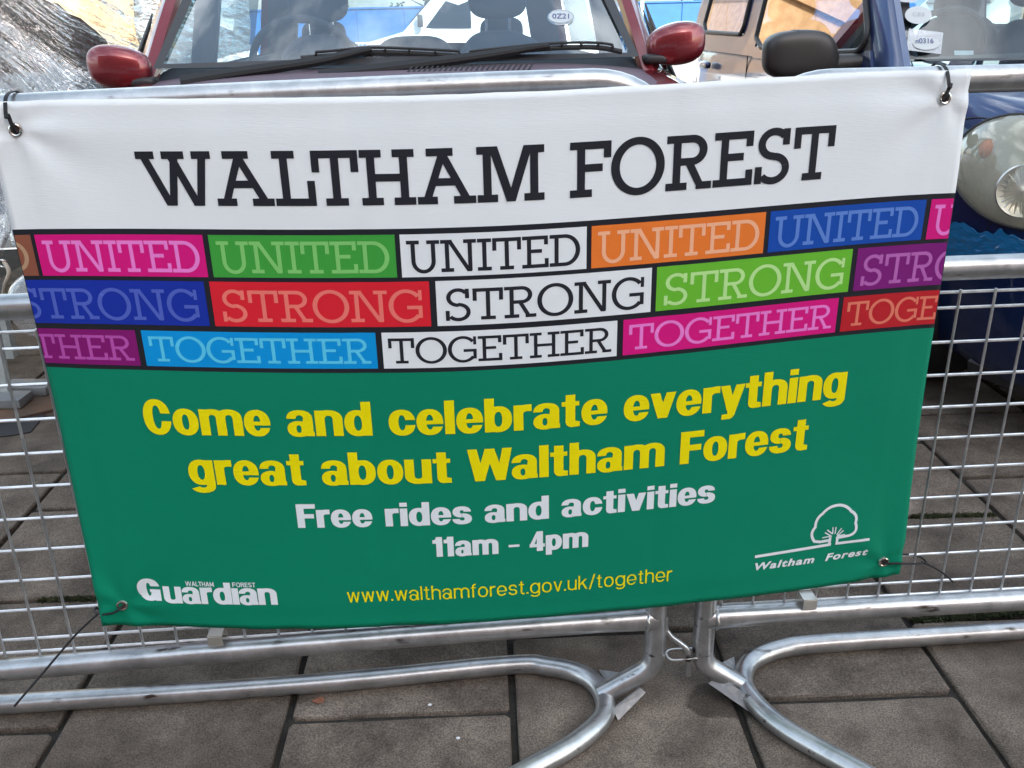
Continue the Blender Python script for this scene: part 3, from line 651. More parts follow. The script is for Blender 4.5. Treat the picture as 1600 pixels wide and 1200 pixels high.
def sans_glyph(ch, T, HT, heavy=True):
    """grotesque letters as unions of simple polygons; cap height 1, x-height .735"""
    P = []; xh = .752; de = -.25; wo = .73 if heavy else .66; wn = .755 if heavy else .60; h = T/2
    bar = lambda x0, y0, x1, y1: P.append([(x0, y0), (x1, y0), (x1, y1), (x0, y1)])
    cutr = lambda x0, y0, x1, y1: P.append(('-', [(x0, y0), (x1, y0), (x1, y1), (x0, y1)]))
    def dia(x0, y0, x1, y1, w): P.append([(x0-w/2, y0), (x0+w/2, y0), (x1+w/2, y1), (x1-w/2, y1)])
    ex = 2/2.22 if heavy else 2/2.12
    sg = lambda v: math.copysign(abs(v)**ex, v)
    def ring(cx, cy, rx, ry, a0, a1, n=30, tx=None, ty=None):
        tx = min(T if tx is None else tx, rx-.006); ty = min(HT if ty is None else ty, ry-.006)
        for i in range(n):
            a, b = R(a0+(a1-a0)*i/n), R(a0+(a1-a0)*(i+1)/n); ca, sa, cb, sb = sg(math.cos(a)), sg(math.sin(a)), sg(math.cos(b)), sg(math.sin(b))
            P.append([(cx+rx*ca, cy+ry*sa), (cx+rx*cb, cy+ry*sb), (cx+(rx-tx)*cb, cy+(ry-ty)*sb), (cx+(rx-tx)*ca, cy+(ry-ty)*sa)])
    o = .012; ry = xh/2+o; cy = xh/2
    if ch == 'o': ring(wo/2, cy, wo/2, ry, 0, 360, 44); return P, wo
    if ch == 'c':
        ring(wo/2, cy, wo/2, ry, 0, 360, 44); g = .075 if heavy else .13; cutr(wo/2, cy-g, wo+.1, cy+g); return P, wo*.98
    if ch == 'e':
        ring(wo/2, cy, wo/2, ry, 0, 360, 44); b0 = cy-.065; cutr(wo/2, b0-(.075 if heavy else .13), wo+.1, b0); bar(T*.6, b0, wo-T*.35, b0+HT*.68); return P, wo
    if ch in 'nhmu':
        ar = .27
        if ch == 'u':
            bar(0, ar-o, T, xh); bar(wn-T, 0, wn, xh); ring(wn/2, ar-o, wn/2, ar, 180, 360, 26); return P, wn
        k = wn if ch != 'm' else (.735 if heavy else .56)
        bar(0, 0, T, 1. if ch == 'h' else xh); ring(k/2, xh+o-ar, k/2, ar, 0, 180, 26); bar(k-T, 0, k, xh+o-ar)
        if ch == 'm':
            x = k-T; ring(x+k/2, xh+o-ar, k/2, ar, 0, 180, 26); bar(x+k-T, 0, x+k, xh+o-ar); return P, 2*k-T
        return P, k
    if ch in 'bpdg':
        wb = .75 if heavy else .66
        ring(wb/2, cy, wb/2, ry, 0, 360, 44)
        x = 0 if ch in 'bp' else wb-T
        if ch == 'b': bar(x, 0, x+T, 1)
        if ch == 'p': bar(x, de+.02, x+T, xh)
        if ch == 'd': bar(x, 0, x+T, 1)
        if ch == 'g': bar(x, -.02, x+T, xh); ring(wb/2, -.02, wb/2, .235, 205, 360, 24)
        return P, wb
    if ch == 'a':
        wa = .74 if heavy else .62; at = .255
        ring(wa/2-.012, xh+o-at, wa/2-.012, at, 0, 180, 26, T*.95, HT*.92); bar(wa-T-.024, .10, wa-.024, xh+o-at); bar(wa-T-.024, 0, wa, .13)
        ring(wa*.43, .222-o, wa*.43, .234, 0, 360, 36, T*(.93 if heavy else 1), HT*(.74 if heavy else .85)); return P, wa
    if ch == 's':
        m = xh*.5; w_ = .70 if heavy else .56; u = (xh+o-(m-HT*.52))/2; l = (m+HT*.52+o)/2
        ring(w_/2-.01, xh+o-u, w_/2-.02, u, 0, 270, 34, T*.98); ring(w_/2, l-o, w_/2, l, -180, 90, 34, T*.98)
        return P, w_
    if ch == 't':
        x0 = .11; bar(x0, .16, x0+T, .95); bar(0, xh-HT*.80, x0+T+(.11 if heavy else .12), xh)
        w2 = x0+T+(.13 if heavy else .15); P.append([(x0, .20), (x0, .14), (x0+.03, .06), (x0+.08, .012), (x0+.16, -.01), (w2, 0), (w2, HT*.86), (x0+T, HT*1.05)]); return P, w2
    if ch == 'r':
        q = .40 if heavy else .30
        bar(0, 0, T, xh); ring(q, xh+o-.27, q, .27, 90, 180, 14, T, HT*1.2); bar(q-.002, xh+o-HT*1.2, q+(.10 if heavy else .06), xh+o); return P, q+(.10 if heavy else .06)
    if ch == 'f':
        bar(.08, 0, .08+T, .78); bar(0, xh-HT*.8, .20+T, xh); ring(.08+.24, .76, .24, .25, 88, 180, 14, T, HT); return P, .22+T
    if ch == 'i': bar(0, 0, T, xh); bar(0, .83 if heavy else .88, T, 1.0); return P, T
    if ch == '\u0131': bar(0, 0, T, xh); return P, T
    if ch == 'l': bar(0, 0, T, 1); return P, T
    if ch in 'vy':
        w_ = .74 if heavy else .58; q = T*1.03
        dia(w_/2, 0, q/2, xh, q); dia(w_/2, 0, w_-q/2, xh, q)
        if ch == 'y':
            P.append([(w_/2-q*.45, .03), (w_/2+q*.5, 0), (w_/2+q*.38, -.12), (w_/2+q*.2, -.20), (w_/2-.02, de), (.08, de), (.08, de+HT*.9), (w_/2-q*.42, de+HT*.95)] if heavy else [(w_/2-q*.5, .0), (w_/2+q*.5, 0), (w_/2-.08+q*.4, de+.04), (w_/2-.12, de), (.04, de), (.04, de+HT*.9), (w_/2-.14, de+HT*.95)])
        return P, w_
    if ch == 'w':
        w_ = .98 if heavy else .84; q = T
        for a, b in ((q/2, w_*.27), (w_/2, w_*.27), (w_/2, w_*.73), (w_-q/2, w_*.73)): dia(b, 0, a, xh, q)
        return P, w_
    if ch == 'k': bar(0, 0, T, 1); dia(T*.8, .30, .50, xh, T*1.25); dia(.54, 0, .28, .47, T*1.2); return P, .60
    if ch == 'W':
        w_ = 1.25; q = T
        for a, b in ((q/2, w_*.265), (w_/2, w_*.265), (w_/2, w_*.735), (w_-q/2, w_*.735)): dia(b, 0, a, 1, q)
        return P, w_
    if ch == 'F': bar(0, 0, T*1.02, 1); bar(T, 1-HT*1.15, .70, 1); bar(T, .40, .63, .40+HT*1.1); return P, .70
    if ch == 'C': ring(.395, .5, .395, .515, 0, 360, 48, T*1.03, HT*1.08); cutr(.40, .385, .9, .61); return P, .79
    if ch == 'G':
        ring(.42, .5, .42, .515, 0, 360, 48, T*1.0, HT*1.05); cutr(.43, .50, .95, .64); bar(.45, .36, .84, .36+HT*.8); bar(.84-T*.62, 0.0, .84, .40); return P, .84
    if ch == '1': bar(.16, 0, .16+T, .98); P.append([(0, .66), (.18, .66), (.18, .84), (0, .84)]); P.append([(.0, .70), (.17, .70), (.30, .98), (.20, .98)]); return P, .18+T
    if ch == '4':
        bar(.33, 0, .33+T, .98); bar(.0, .20, .70, .20+HT*.85); P.append([(0, .20+HT*.5), (.20, .20+HT*.5), (.46, .98), (.33, .98)]); return P, .70
    if ch == '\u2013': bar(.0, .29, .50, .29+HT*.62); return P, .50
    if ch == '.': bar(0, 0, T*1.15, T*1.15); return P, T*1.15
    if ch == '/': dia(.04, -.06, .36, 1.04, T*.95); return P, .40
    if ch == 'A': dia(T*.5, 0, .40, 1, T); dia(.80-T*.5, 0, .40, 1, T); bar(.15, .22, .65, .22+HT); return P, .80
    if ch == 'L': bar(0, 0, T, 1); bar(0, 0, .56, HT); return P, .56
    if ch == 'T': bar(.33-h, 0, .33+h, 1); bar(0, 1-HT, .66, 1); return P, .66
    if ch == 'H': bar(0, 0, T, 1); bar(.70-T, 0, .70, 1); bar(0, .43, .70, .43+HT); return P, .70
    if ch == 'M': bar(0, 0, T, 1); bar(.86-T, 0, .86, 1); dia(.43, .15, T*.5, 1, T); dia(.43, .15, .86-T*.5, 1, T); return P, .86
    if ch == 'O': ring(.40, .5, .40, .515, 0, 360, 40); return P, .80
    if ch == 'R': bar(0, 0, T, 1); ring(.36, .74, .32, .26, -90, 90, 20); bar(T*.5, 1-HT, .38, 1); bar(T*.5, .48, .38, .48+HT); dia(.64, 0, .42, .5, T*1.1); return P, .70
    if ch == 'E': bar(0, 0, T, 1); bar(0, 0, .60, HT); bar(0, 1-HT, .60, 1); bar(0, .44, .56, .44+HT); return P, .60
    if ch == 'S':
        u = (.515-(.5-HT*.5))+.0; u = (1.012-(.5-HT*.5))/2; l = (.5+HT*.5+.012)/2; ring(.34, 1.012-u, .33, u, 22, 270, 26); ring(.34, l-.012, .34, l, -160, 90, 26); return P, .68
    if ch in '0Z2316n':
        pass
    return P, .5
def sans_text(txt, T, HT, heavy=True, gap=.055, space=.30, kern={}):
    x = 0; V2 = []; F = []; parts = []
    for i, ch in enumerate(txt):
        if ch == ' ': x += space; continue
        P, wd = sans_glyph(ch, T, HT, heavy); vv, ff = union_fill(P); b = len(V2)
        V2 += [(a+x, c) for a, c in vv]; F += [tuple(b+q for q in f) for f in ff]; x += wd+gap+kern.get(txt[i:i+2], 0)
    x0 = min(a for a, b in V2); x1 = max(a for a, b in V2)
    return [(a-x0, b) for a, b in V2], F, x1-x0
def font_text(txt, offset, shear=0., track=1.):
    cu = bpy.data.curves.new('txt', 'FONT'); cu.body = txt; cu.size = 1; cu.offset = offset; cu.resolution_u = 6; cu.shear = shear; cu.space_character = track
    o = bpy.data.objects.new('txt', cu); COL.objects.link(o); dg = bpy.context.evaluated_depsgraph_get(); me = bpy.data.meshes.new_from_object(o.evaluated_get(dg))
    V2 = [(v.co.x, v.co.y) for v in me.vertices]; F = [tuple(p.vertices) for p in me.polygons]
    bpy.data.objects.remove(o); bpy.data.curves.remove(cu); bpy.data.meshes.remove(me)
    x0 = min(a for a, b in V2); x1 = max(a for a, b in V2); return [(a-x0, b) for a, b in V2], F, x1-x0
CAPH = .727
KERN = {'ry': -.03, 'yt': -.03, 'ev': -.02, 've': -.02, 'Wa': -.06, 'Fo': -.04, 'Fr': -.03, 're': -.02}
def sans(txt, s0, s1, ttop, tbase, mat, name, label, T=.268, HT=.165, heavy=True, gap=.044, parent=None, off=.0007, space=.42):
    v2, f2, W_ = sans_text(txt, T, HT, heavy, gap, space, KERN)
    vv = [(s0+(x/W_)*(s1-s0), tbase-(tbase-ttop)*y) for x, y in v2]
    return lettering(vv, f2, mat, name, parent or banner, label, off)
sans('Come and celebrate everything', -.4805, .6545, .4455, .5022, YEL, 'slogan_lettering', 'first yellow line reading Come and celebrate everything')
sans('great about Waltham Forest', -.4225, .5945, .5305, .5868, YEL, 'slogan_lettering', 'second yellow line reading great about Waltham Forest')
sans('Free rides and activities', -.2548, .4345, .6205, .6632, WHT, 'offer_lettering', 'white line reading Free rides and activities')
sans('11am \u2013 4pm', -.0380, .2185, .6850, .7230, WHT, 'time_lettering', 'white line reading 11am - 4pm', T=.285, HT=.19)
sans('www.walthamforest.gov.uk/together', -.1862, .3663, .7785, .8055, YEL, 'web_address_lettering', 'thin yellow web address', T=.112, HT=.098, heavy=False, gap=.115, space=.3)
# newspaper name
sans('G', -.5505, -.5045, .7625, .8040, WHT, 'newspaper_lettering', 'white newspaper name, its tall initial', T=.34, HT=.20)
sans('uard\u0131an', -.5050, -.3055, .7662, .8078, WHT, 'newspaper_lettering', 'white newspaper name, smaller letters', T=.27, HT=.175, gap=.02)
sans('WALTHAM', -.4625, -.4125, .7655, .7742, WHT, 'small_lettering', 'small white word WALTHAM', T=.17, HT=.15, heavy=False, gap=.07)
sans('FOREST', -.3800, -.3400, .7655, .7742, WHT, 'small_lettering', 'small white word FOREST', T=.17, HT=.15, heavy=False, gap=.08)
# council emblem: tree outline over a line
def stroke_polys(pts, wd):
    P = []; pts = [V(p) for p in pts]
    for i in range(len(pts)-1):
        a, b = pts[i], pts[i+1]; d = (b-a).normalized(); n = V((-d.y, d.x))*wd/2; e = d*wd*.18
        P.append([tuple(a-e+n), tuple(a-e-n), tuple(b+e-n), tuple(b+e+n)])
    return P
def wpx(x, y):   # print coordinates read off the emblem
    p = on_y(1160+x*.175, 760+y*.175, -.035); X = p.x; t = ZC-p.z
    for _ in range(25):
        q = S(X+.17*(X-.08)**3, t); t += q.z-p.z
    return (X+.17*(X-.08)**3, t)
crown = []
def arc3(a, b, bulge, n=8):
    a, b = V(a), V(b); mid = (a+b)/2; d = b-a; nn = V((-d.y, d.x)); c = mid+nn*bulge
    return [tuple((1-t)**2*a+2*t*(1-t)*c+t*t*b) for t in [i/n for i in range(n)]]
K = [(770, 495), (680, 497), (612, 450), (648, 365), (640, 335), (718, 240), (850, 163), (968, 215), (1022, 285), (1005, 320), (1025, 370), (940, 435), (845, 455)]
pl = [(770, 478), (690, 492), (640, 488)]+arc3((640, 488), (648, 362), -.42)[1:]+arc3((648, 362), (715, 238), -.25)+arc3((715, 238), (850, 163), -.2)+arc3((850, 163), (968, 215), -.28)+arc3((968, 215), (1005, 318), -.45)+arc3((1005, 318), (945, 432), -.5)+[(945, 432), (835, 455)]
em = []
tree2 = [wpx(*p) for p in pl]; em += stroke_polys(tree2, .0052)
em += stroke_polys([wpx(780, 455), wpx(772, 515)], .0050); em += stroke_polys([wpx(843, 450), wpx(840, 505)], .0050)
em += stroke_polys([wpx(115, 626), wpx(783, 514)], .0054); em += stroke_polys([wpx(832, 506), wpx(1125, 464)], .0050)
for a, b in (((712, 455), (788, 440)), ((735, 408), (792, 442)), ((755, 385), (800, 418)), ((805, 360), (802, 418)), ((832, 358), (822, 418)), ((880, 368), (838, 425)), ((897, 388), (842, 436)), ((910, 422), (842, 436))):
    em += stroke_polys([wpx(*a), wpx(*b)], .0022)
vv, ff = union_fill(em)
print_mesh(vv, ff, .0007, 'tree_emblem', WHT, banner, 'white line drawing of a round tree standing on a line')
def lower_slab(txt, s0, s1, tt, tb):
    v2, f2, W_ = font_text(txt, .034, shear=.22, track=1.16)
    # add small slab feet to the letters so that they read as serifs
    vv = [(s0+(x/W_)*(s1-s0), tb-(tb-tt)*(y/CAPH)) for x, y in v2]
    lettering(vv, f2, WHT, 'emblem_lettering', banner, 'small white slanted words under the tree emblem')
lower_slab('Waltham  Forest', .5190, .7430, .7895, .8035)

# eyelets
EYE = pm('eyelet_metal', (.62, .60, .57), .25, 1.)
EYED = pm('eyelet_hole', (.05, .035, .03), .8)
eyes = {}
for k, (s_, t_) in dict(tl=(-.5903, .0377), tr=(.7607, .0383), bl=(-.5839, .8152), br=(.7805, .824)).items():
    c = S(s_, t_, .0008); eyes[k] = c
    m = MB(); prof = [(.0052, .0002), (.0056, .0022), (.0072, .0030), (.0088, .0022), (.0096, .0002)]
    rows_ = [[c+V((r_*math.cos(a), -h_, r_*math.sin(a))) for r_, h_ in prof] for a in np.linspace(0, 2*math.pi, 29)]
    m.grid(rows_); o = m.build('eyelet', EYE, banner)
    m = MB(); m.add([c+V((.0054*math.cos(a), -.0002, .0054*math.sin(a))) for a in np.linspace(0, 2*math.pi, 17)[:-1]], [tuple(range(16))]); m.build('hole', EYED, o, smooth=False, recalc=False)
# cable ties
def strap(pts, wd, th, name, label):
    P = catmull(pts, 6); m = MB(); rows_ = []
    for i, p in enumerate(P):
        T = (P[min(i+1, len(P)-1)]-P[max(i-1, 0)]).normalized(); X = V((1, 0, 0)); X = (X-T*X.dot(T)).normalized(); Nn = T.cross(X)
        rows_.append([p+X*a*wd/2+Nn*b*th/2 for a, b in ((-1, -1), (1, -1), (1, 1), (-1, 1), (-1, -1))])
    m.grid(rows_); o = m.build(name, BLACKP, None); tag(o, label, 'cable tie', 'black cable ties holding the banner'); return o
for k, lab in (('tl', 'black cable tie looped over the rail at the upper left eyelet'), ('tr', 'black cable tie looped over the rail at the upper right eyelet')):
    e = eyes[k]; x = e.x-.004 if k == 'tl' else e.x+.003; rz = 1.074 if k == 'tl' else 1.0785
    yc = 0 if k == 'tl' else -.012*.6
    r0 = RT+.002; pts = [e+V((0, .012, -.001)), e+V((0, -.0035, -.003)), e+V((-.001, -.006, .006)), V((x, -.036-.004, e.z+.020)), V((x-.002, -.042, rz-.008)), V((x-.003, -.030, rz+.014)), V((x-.003, -.012, rz+.0215)), V((x-.002, .008, rz+.0205)), V((x-.001, .020, rz+.010)), V((x, .0225, rz-.005)), V((x, .018, 1.060)), V((x, .005, 1.035)), e+V((0, .022, .0)), e+V((0, .012, -.001))]
    strap(pts, .0048, .0014, 'cable_tie', lab)
e = eyes['bl']
m = MB(); m.tube(catmull([e+V((0, .010, 0)), e+V((-.002, -.004, -.003)), on_y(178, 957, -.045), on_y(163, 960, -.042), on_y(152, 958, -.03), on_y(147, 955, -.010), on_y(150, 950, .012), on_y(156, 953, .006), on_y(153, 959, -.03), on_y(120, 990, -.045), on_y(70, 1048, -.075), on_y(22, 1104, -.11)], 6), .0019, 8)
tag(m.build('cable_tie', BLACKP), 'thin black tie at the lower left eyelet with a long tail hanging over the rails', 'cable tie', 'black cable ties holding the banner')
e = eyes['br']
m = MB(); m.tube(catmull([e+V((0, .010, 0)), e+V((.002, -.004, -.001)), on_y(1400, 880, -.043), on_y(1425, 881, -.035), on_y(1444, 880, -.012), on_y(1449, 882, .018), on_y(1441, 872, .02), on_y(1424, 867, .012), on_y(1409, 866, -.01)], 6), .0018, 8)
m.tube(catmull([on_y(1440, 878, -.016), on_y(1456, 885, -.018), on_y(1474, 896, -.022), on_y(1490, 910, -.03)], 5), .0017, 8)
tag(m.build('cable_tie', BLACKP), 'black tie at the lower right eyelet looped round the mesh with a short tail', 'cable tie', 'black cable ties holding the banner')

# ------------------------------------------------------------------ cars
def smooth_grid(ctrl, nu, nv):
    a = [catmull(r, nv) for r in ctrl]; cols = list(zip(*a)); b = [catmull(c, nu) for c in cols]; return [list(r) for r in zip(*b)]
def car_shell(parent, cx, y0, st, paint, cabin, name='body'):
    """st: (y, zc, ze, wt, w, zb); half section swept along y, mirrored. cabin=(ya,yb) open top"""
    ctrl = []
    for (y, zc, ze, wt, w_, zb) in st:
        hh = ze-zb
        half = [(0, zc), (wt*.35, zc-.006), (wt*.68, zc-.018), (wt*.90, ze+.012), (wt, ze-.025), (w_*1.0, ze-hh*.28), (w_, ze-hh*.52), (w_*.985, zb+hh*.22), (w_*.955, zb+.03), (w_*.90, zb)]
        full = [V((cx-a, y0+y, z)) for a, z in half[::-1]]+[V((cx+a, y0+y, z)) for a, z in half[1:]]
        ctrl.append(full)
    g = smooth_grid(ctrl, 5, 3)
    nv = len(g[0]); mid = nv//2
    def skip(i, j):
        p = g[i][j]; q = g[i+1][j+1]; return cabin[0] < (p.y+q.y)/2-y0 < cabin[1] and abs((j+.5)-mid) < 3*3+1.2
    m = MB(); m.grid(g, skip=skip)
    m.add(g[0], [tuple(range(nv))]); m.add(g[-1], [tuple(range(nv))])
    o = m.build(name, paint, parent, angle=50); return o, g
def bar(m, a, b, wx, wy, n=V((0, -1, 0))):
    a, b = V(a), V(b); d = (b-a).normalized(); x = d.cross(n).normalized(); y = d.cross(x)
    vs_ = [p+x*i*wx/2+y*j*wy/2 for p in (a, b) for i, j in ((-1, -1), (1, -1), (1, 1), (-1, 1))]
    m.add(vs_, [(0, 1, 2, 3), (4, 5, 6, 7), (0, 1, 5, 4), (1, 2, 6, 5), (2, 3, 7, 6), (3, 0, 4, 7)])
def blob(parent, name, mat, c, d, pw=2.6, taper=None, label=None, rot=None, n=28):
    """superellipsoid"""
    rows_ = []
    sg = lambda v, e: math.copysign(abs(v)**e, v)
    for i in range(n+1):
        la = -math.pi/2+math.pi*i/n; r_ = []
        for j in range(n*2+1):
            lo = -math.pi+2*math.pi*j/(n*2); e = 2/pw
            p = V((d[0]*sg(math.cos(la), e)*sg(math.cos(lo), e), d[1]*sg(math.cos(la), e)*sg(math.sin(lo), e), d[2]*sg(math.sin(la), e)))
            if taper: p = taper(p)
            if rot: p = rot @ p
            r_.append(p+V(c))
        rows_.append(r_)
    m = MB(); m.grid(rows_)
    me_o = m.build(name, mat, parent, label, angle=60); bm = bmesh.new(); bm.from_mesh(me_o.data); bmesh.ops.remove_doubles(bm, verts=bm.verts, dist=1e-5); bmesh.ops.recalc_face_normals(bm, faces=bm.faces); bm.to_mesh(me_o.data); bm.free()
    return me_o
def wheel(parent, c, r, wdt):
    prof = [(-wdt/2, r*.62), (-wdt/2, r*.93), (-wdt*.38, r), (wdt*.38, r), (wdt/2, r*.93), (wdt/2, r*.62)]
    m = MB(); m.grid([[V(c)+V((x, rr*math.cos(a), rr*math.sin(a))) for x, rr in prof] for a in np.linspace(0, 2*math.pi, 41)])
    wo_ = m.build('wheel', RUBBER, parent)
    m = MB()
    prof = [(-wdt*.46, r*.63), (-wdt*.40, r*.58), (-wdt*.30, r*.50), (-wdt*.34, r*.2), (-wdt*.38, .001)]
    for sg_ in (1, -1): m.grid([[V(c)+V((x*sg_, rr*math.cos(a), rr*math.sin(a))) for x, rr in prof] for a in np.linspace(0, 2*math.pi, 41)])
    m.build('rim', pm('rim_grey', (.35, .35, .36), .35, .7) if 'rim_grey' not in MATS else MATS['rim_grey'], wo_)
def glass_quad(m, a, b, c, d, bulge=V((0, 0, 0)), nu=10, nv=6):
    """a-b bottom edge, d-c top edge"""
    a, b, c, d = V(a), V(b), V(c), V(d); rows_ = []
    for i in range(nv+1):
        t = i/nv; L_, R_ = a.lerp(d, t), b.lerp(c, t)
        rows_.append([L_.lerp(R_, j/nu)+bulge*(1-(2*j/nu-1)**2) for j in range(nu+1)])
    m.grid(rows_)
def frame_strip(m, a, b, c, d, wd, lift, bulge=V((0, 0, 0))):
    """dark border strip just inside/outside a glass quad"""
    a, b, c, d = [V(p) for p in (a, b, c, d)]; cen = (a+b+c+d)/4
    n = (b-a).cross(d-a).normalized()*lift
    out = []
    for (p, q) in ((a, b), (b, c), (c, d), (d, a)):
        k = 10
        for i in range(k): out.append((p.lerp(q, i/k)))
    def bl_(p):   # bulge as on the glass
        u = (p-a).dot((b-a).normalized())/(b-a).length; return bulge*max(0, 1-(2*u-1)**2)
    rows_ = []
    for p in out+[out[0]]:
        dirc = (cen-p); q = p+dirc.normalized()*wd*1.2
        rows_.append([p+bl_(p)+n, q+bl_(q)+n])
    m.grid(rows_)
def seats(parent, cx, y, zt, dxs, w_=.23):
    for dx in dxs:
        s_ = blob(parent, 'seat', SEAT, (cx+dx, y, zt-.36), (w_, .10, .37), 3.5, taper=lambda p: V((p.x*(1-.22*max(0, p.z/.37)), p.y-p.z*-.18, p.z)))
        m = MB(); m.box((cx+dx-.05, y+.07, zt+.03), (.012, .012, .12)); m.box((cx+dx+.05, y+.07, zt+.03), (.012, .012, .12)); m.build('headrest_posts', CHROME, s_, smooth=False)
        blob(s_, 'headrest', SEAT, (cx+dx, y+.075, zt+.15), (.125, .05, .095), 3.2)
        blob(parent, 'seat_cushion', SEAT, (cx+dx, y-.25, zt-.68), (w_, .26, .08), 3.5)

# ---- red car
RX, RY = -.085, .30
red = thing('parked_car', 'dark red people carrier parked nose-on behind the banner', 'car', (RX, RY, 0))
stR = [(0, .50, .47, .40, .50, .25), (.03, .58, .55, .50, .58, .20), (.10, .70, .67, .60, .66, .19), (.25, .82, .78, .68, .735, .19), (.55, .92, .87, .765, .815, .20), (.90, .985, .93, .81, .855, .20), (1.16, 1.025, .97, .82, .86, .20), (1.5, 1.03, 1.0, .83, .865, .20), (2.4, 1.03, 1.0, .835, .87, .20), (3.4, 1.03, 1.0, .82, .865, .20), (3.95, 1.03, 1.0, .76, .83, .22), (4.13, .98, .95, .70, .78, .26), (4.17, .62, .58, .68, .74, .32)]
body, gR = car_shell(red, RX, RY, stR, REDP, (1.30, 4.0))
wsA, wsB = V((RX-.715, 1.575, 1.045)), V((RX+.700, 1.575, 1.045)); slope = V((0, .855, .528)).normalized()
wsC, wsD = V((RX+.60, 1.575+.94, 1.62)), V((RX-.61, 1.575+.94, 1.62)); BUL = V((0, -.075, -.0))
m = MB(); glass_quad(m, wsA, wsB, wsC, wsD, BUL, 24, 10); wsR = m.build('windscreen', SCREEN, red, recalc=False)
m = MB(); frame_strip(m, wsA+V((-.012, 0, 0)), wsB+V((.012, 0, 0)), wsC, wsD, .030, .004, BUL); m.build('windscreen_seal', BLACKTRIM, red, recalc=False)
for sx in (-1, 1):
    base = V((RX+sx*.765-.005, 1.55, .965)); top = V((RX+sx*.655, 1.575+.955, 1.64))
    m = MB()
    rows_ = []
    for t_ in np.linspace(0, 1, 14):
        c_ = base.lerp(top, t_)+V((sx*.012*math.sin(t_*math.pi), 0, .02*math.sin(t_*math.pi)))
        k_ = 1-.25*t_
        rows_.append([c_+V((sx*x_*k_, y_, z_)) for x_, y_, z_ in ((-.036, .02, .004), (-.030, -.008, .014), (.0, -.016, .018), (.032, .012, .008), (.044, .05, -.005), (.046, .09, -.02), (.0, .10, -.03), (-.036, .02, .004))])
    m.grid(rows_); m.build('windscreen_pillar', REDP, red)
    # wing top beside the scuttle
    m = MB(); rows_ = []
    for t_ in np.linspace(0, 1, 12):
        y_ = 1.20+.42*t_; rows_.append([V((RX+sx*(a_), y_, z_+.03*t_)) for a_, z_ in ((.70, .975), (.75, .983), (.80, .975), (.835, .945), (.862, .88))])
    m.grid(rows_); m.build('wing_top', REDP, red)
    # black seam and quarter trim by the door mirror
    m = MB(); m.add([V((RX+sx*.838, 1.60, .955)), V((RX+sx*.838, 1.82, .985)), V((RX+sx*.800, 1.98, 1.20)), V((RX+sx*.810, 1.80, 1.10))], [(0, 1, 2, 3)]); m.prism([V((RX+sx*.846, 1.60, .955)), V((RX+sx*.846, 1.84, .985)), V((RX+sx*.812, 1.98, 1.20)), V((RX+sx*.816, 1.80, 1.10))], (sx*.006, 0, 0)); m.build('mirror_mount', BLACKTRIM, red, smooth=False)
    # front side glass, centre pillar, rear glass, roof rail
    a, b, c_, d = V((RX+sx*.825, 1.66, 1.00)), V((RX+sx*.83, 2.62, 1.02)), V((RX+sx*.70, 2.62, 1.60)), V((RX+sx*.70, 2.48, 1.60))
    m = MB(); glass_quad(m, a, b, c_, d); m.build('side_window', GLASS, red)
    m = MB(); bar(m, V((RX+sx*.835, 2.66, .98)), V((RX+sx*.70, 2.68, 1.63)), .05, .09, V((1, 0, 0))); m.build('door_pillar', BLACKTRIM, red, smooth=False)
    a, b, c_, d = V((RX+sx*.83, 2.70, 1.02)), V((RX+sx*.82, 3.75, 1.03)), V((RX+sx*.68, 3.70, 1.60)), V((RX+sx*.70, 2.70, 1.60))
    m = MB(); glass_quad(m, a, b, c_, d); m.build('side_window', GLASS, red)
    m = MB(); bar(m, V((RX+sx*.79, 4.18, .98)), V((RX+sx*.66, 3.98, 1.63)), .09, .14, V((1, 0, 0))); m.build('rear_pillar', REDP, red, smooth=False)
    m = MB(); bar(m, V((RX+sx*.735, 4.10, .96)), V((RX+sx*.61, 3.91, 1.63)), .10, .15, V((1, 0, 0))); m.build('pillar_lining', DARKINT, red, smooth=False)
    m = MB(); bar(m, V((RX+sx*.675, 2.45, 1.635)), V((RX+sx*.675, 4.05, 1.635)), .09, .06, V((1, 0, 0))); m.build('roof_rail', REDP, red, smooth=False)
m = MB(); rows_ = [[V((RX+x_, y_, 1.655+.03*(1-(x_/.68)**2)-.06*((y_-3.2)/.8)**4*.5)) for x_ in np.linspace(-.68, .68, 13)] for y_ in np.linspace(2.48, 4.05, 9)]
m.grid(rows_); m.build('roof', REDP, red)
rwA, rwB, rwC, rwD = V((RX-.66, 4.30, 1.04)), V((RX+.66, 4.30, 1.04)), V((RX+.60, 4.02, 1.58)), V((RX-.60, 4.02, 1.58))
m = MB(); glass_quad(m, rwA, rwB, rwC, rwD, V((0, .03, 0))); m.build('rear_window', GLASS, red)
# dashboard, steering wheel, seats
m = MB(); rows_ = [[V((RX+x_, y_, z_)) for x_ in np.linspace(-.74, .74, 9)] for y_, z_ in ((1.56, 1.005), (1.72, 1.03), (1.95, 1.045), (2.08, 1.03), (2.12, .95), (2.08, .72))]
m.grid(rows_); m.build('dashboard', DARKINT, red)
m = MB(); m.box((RX, 3.0, .30), (1.5, 2.5, .04)); m.box((RX-.76, 3.0, .66), (.04, 2.4, .68)); m.box((RX+.76, 3.0, .66), (.04, 2.4, .68)); m.build('cabin_lining', DARKINT, red, smooth=False)
swc = V((RX-.37, 2.22, 1.01)); rotm = Matrix.Rotation(R(-62), 3, 'X')
m = MB(); m.tube([swc+rotm @ V((.185*math.cos(a), .185*math.sin(a), 0)) for a in np.linspace(0, 2*math.pi, 49)[:-1]], .014, 10, closed=True)
bar(m, swc+rotm @ V((-.18, 0, 0)), swc+rotm @ V((.18, 0, 0)), .03, .02); sw = m.build('steering_wheel', DARKINT, red)
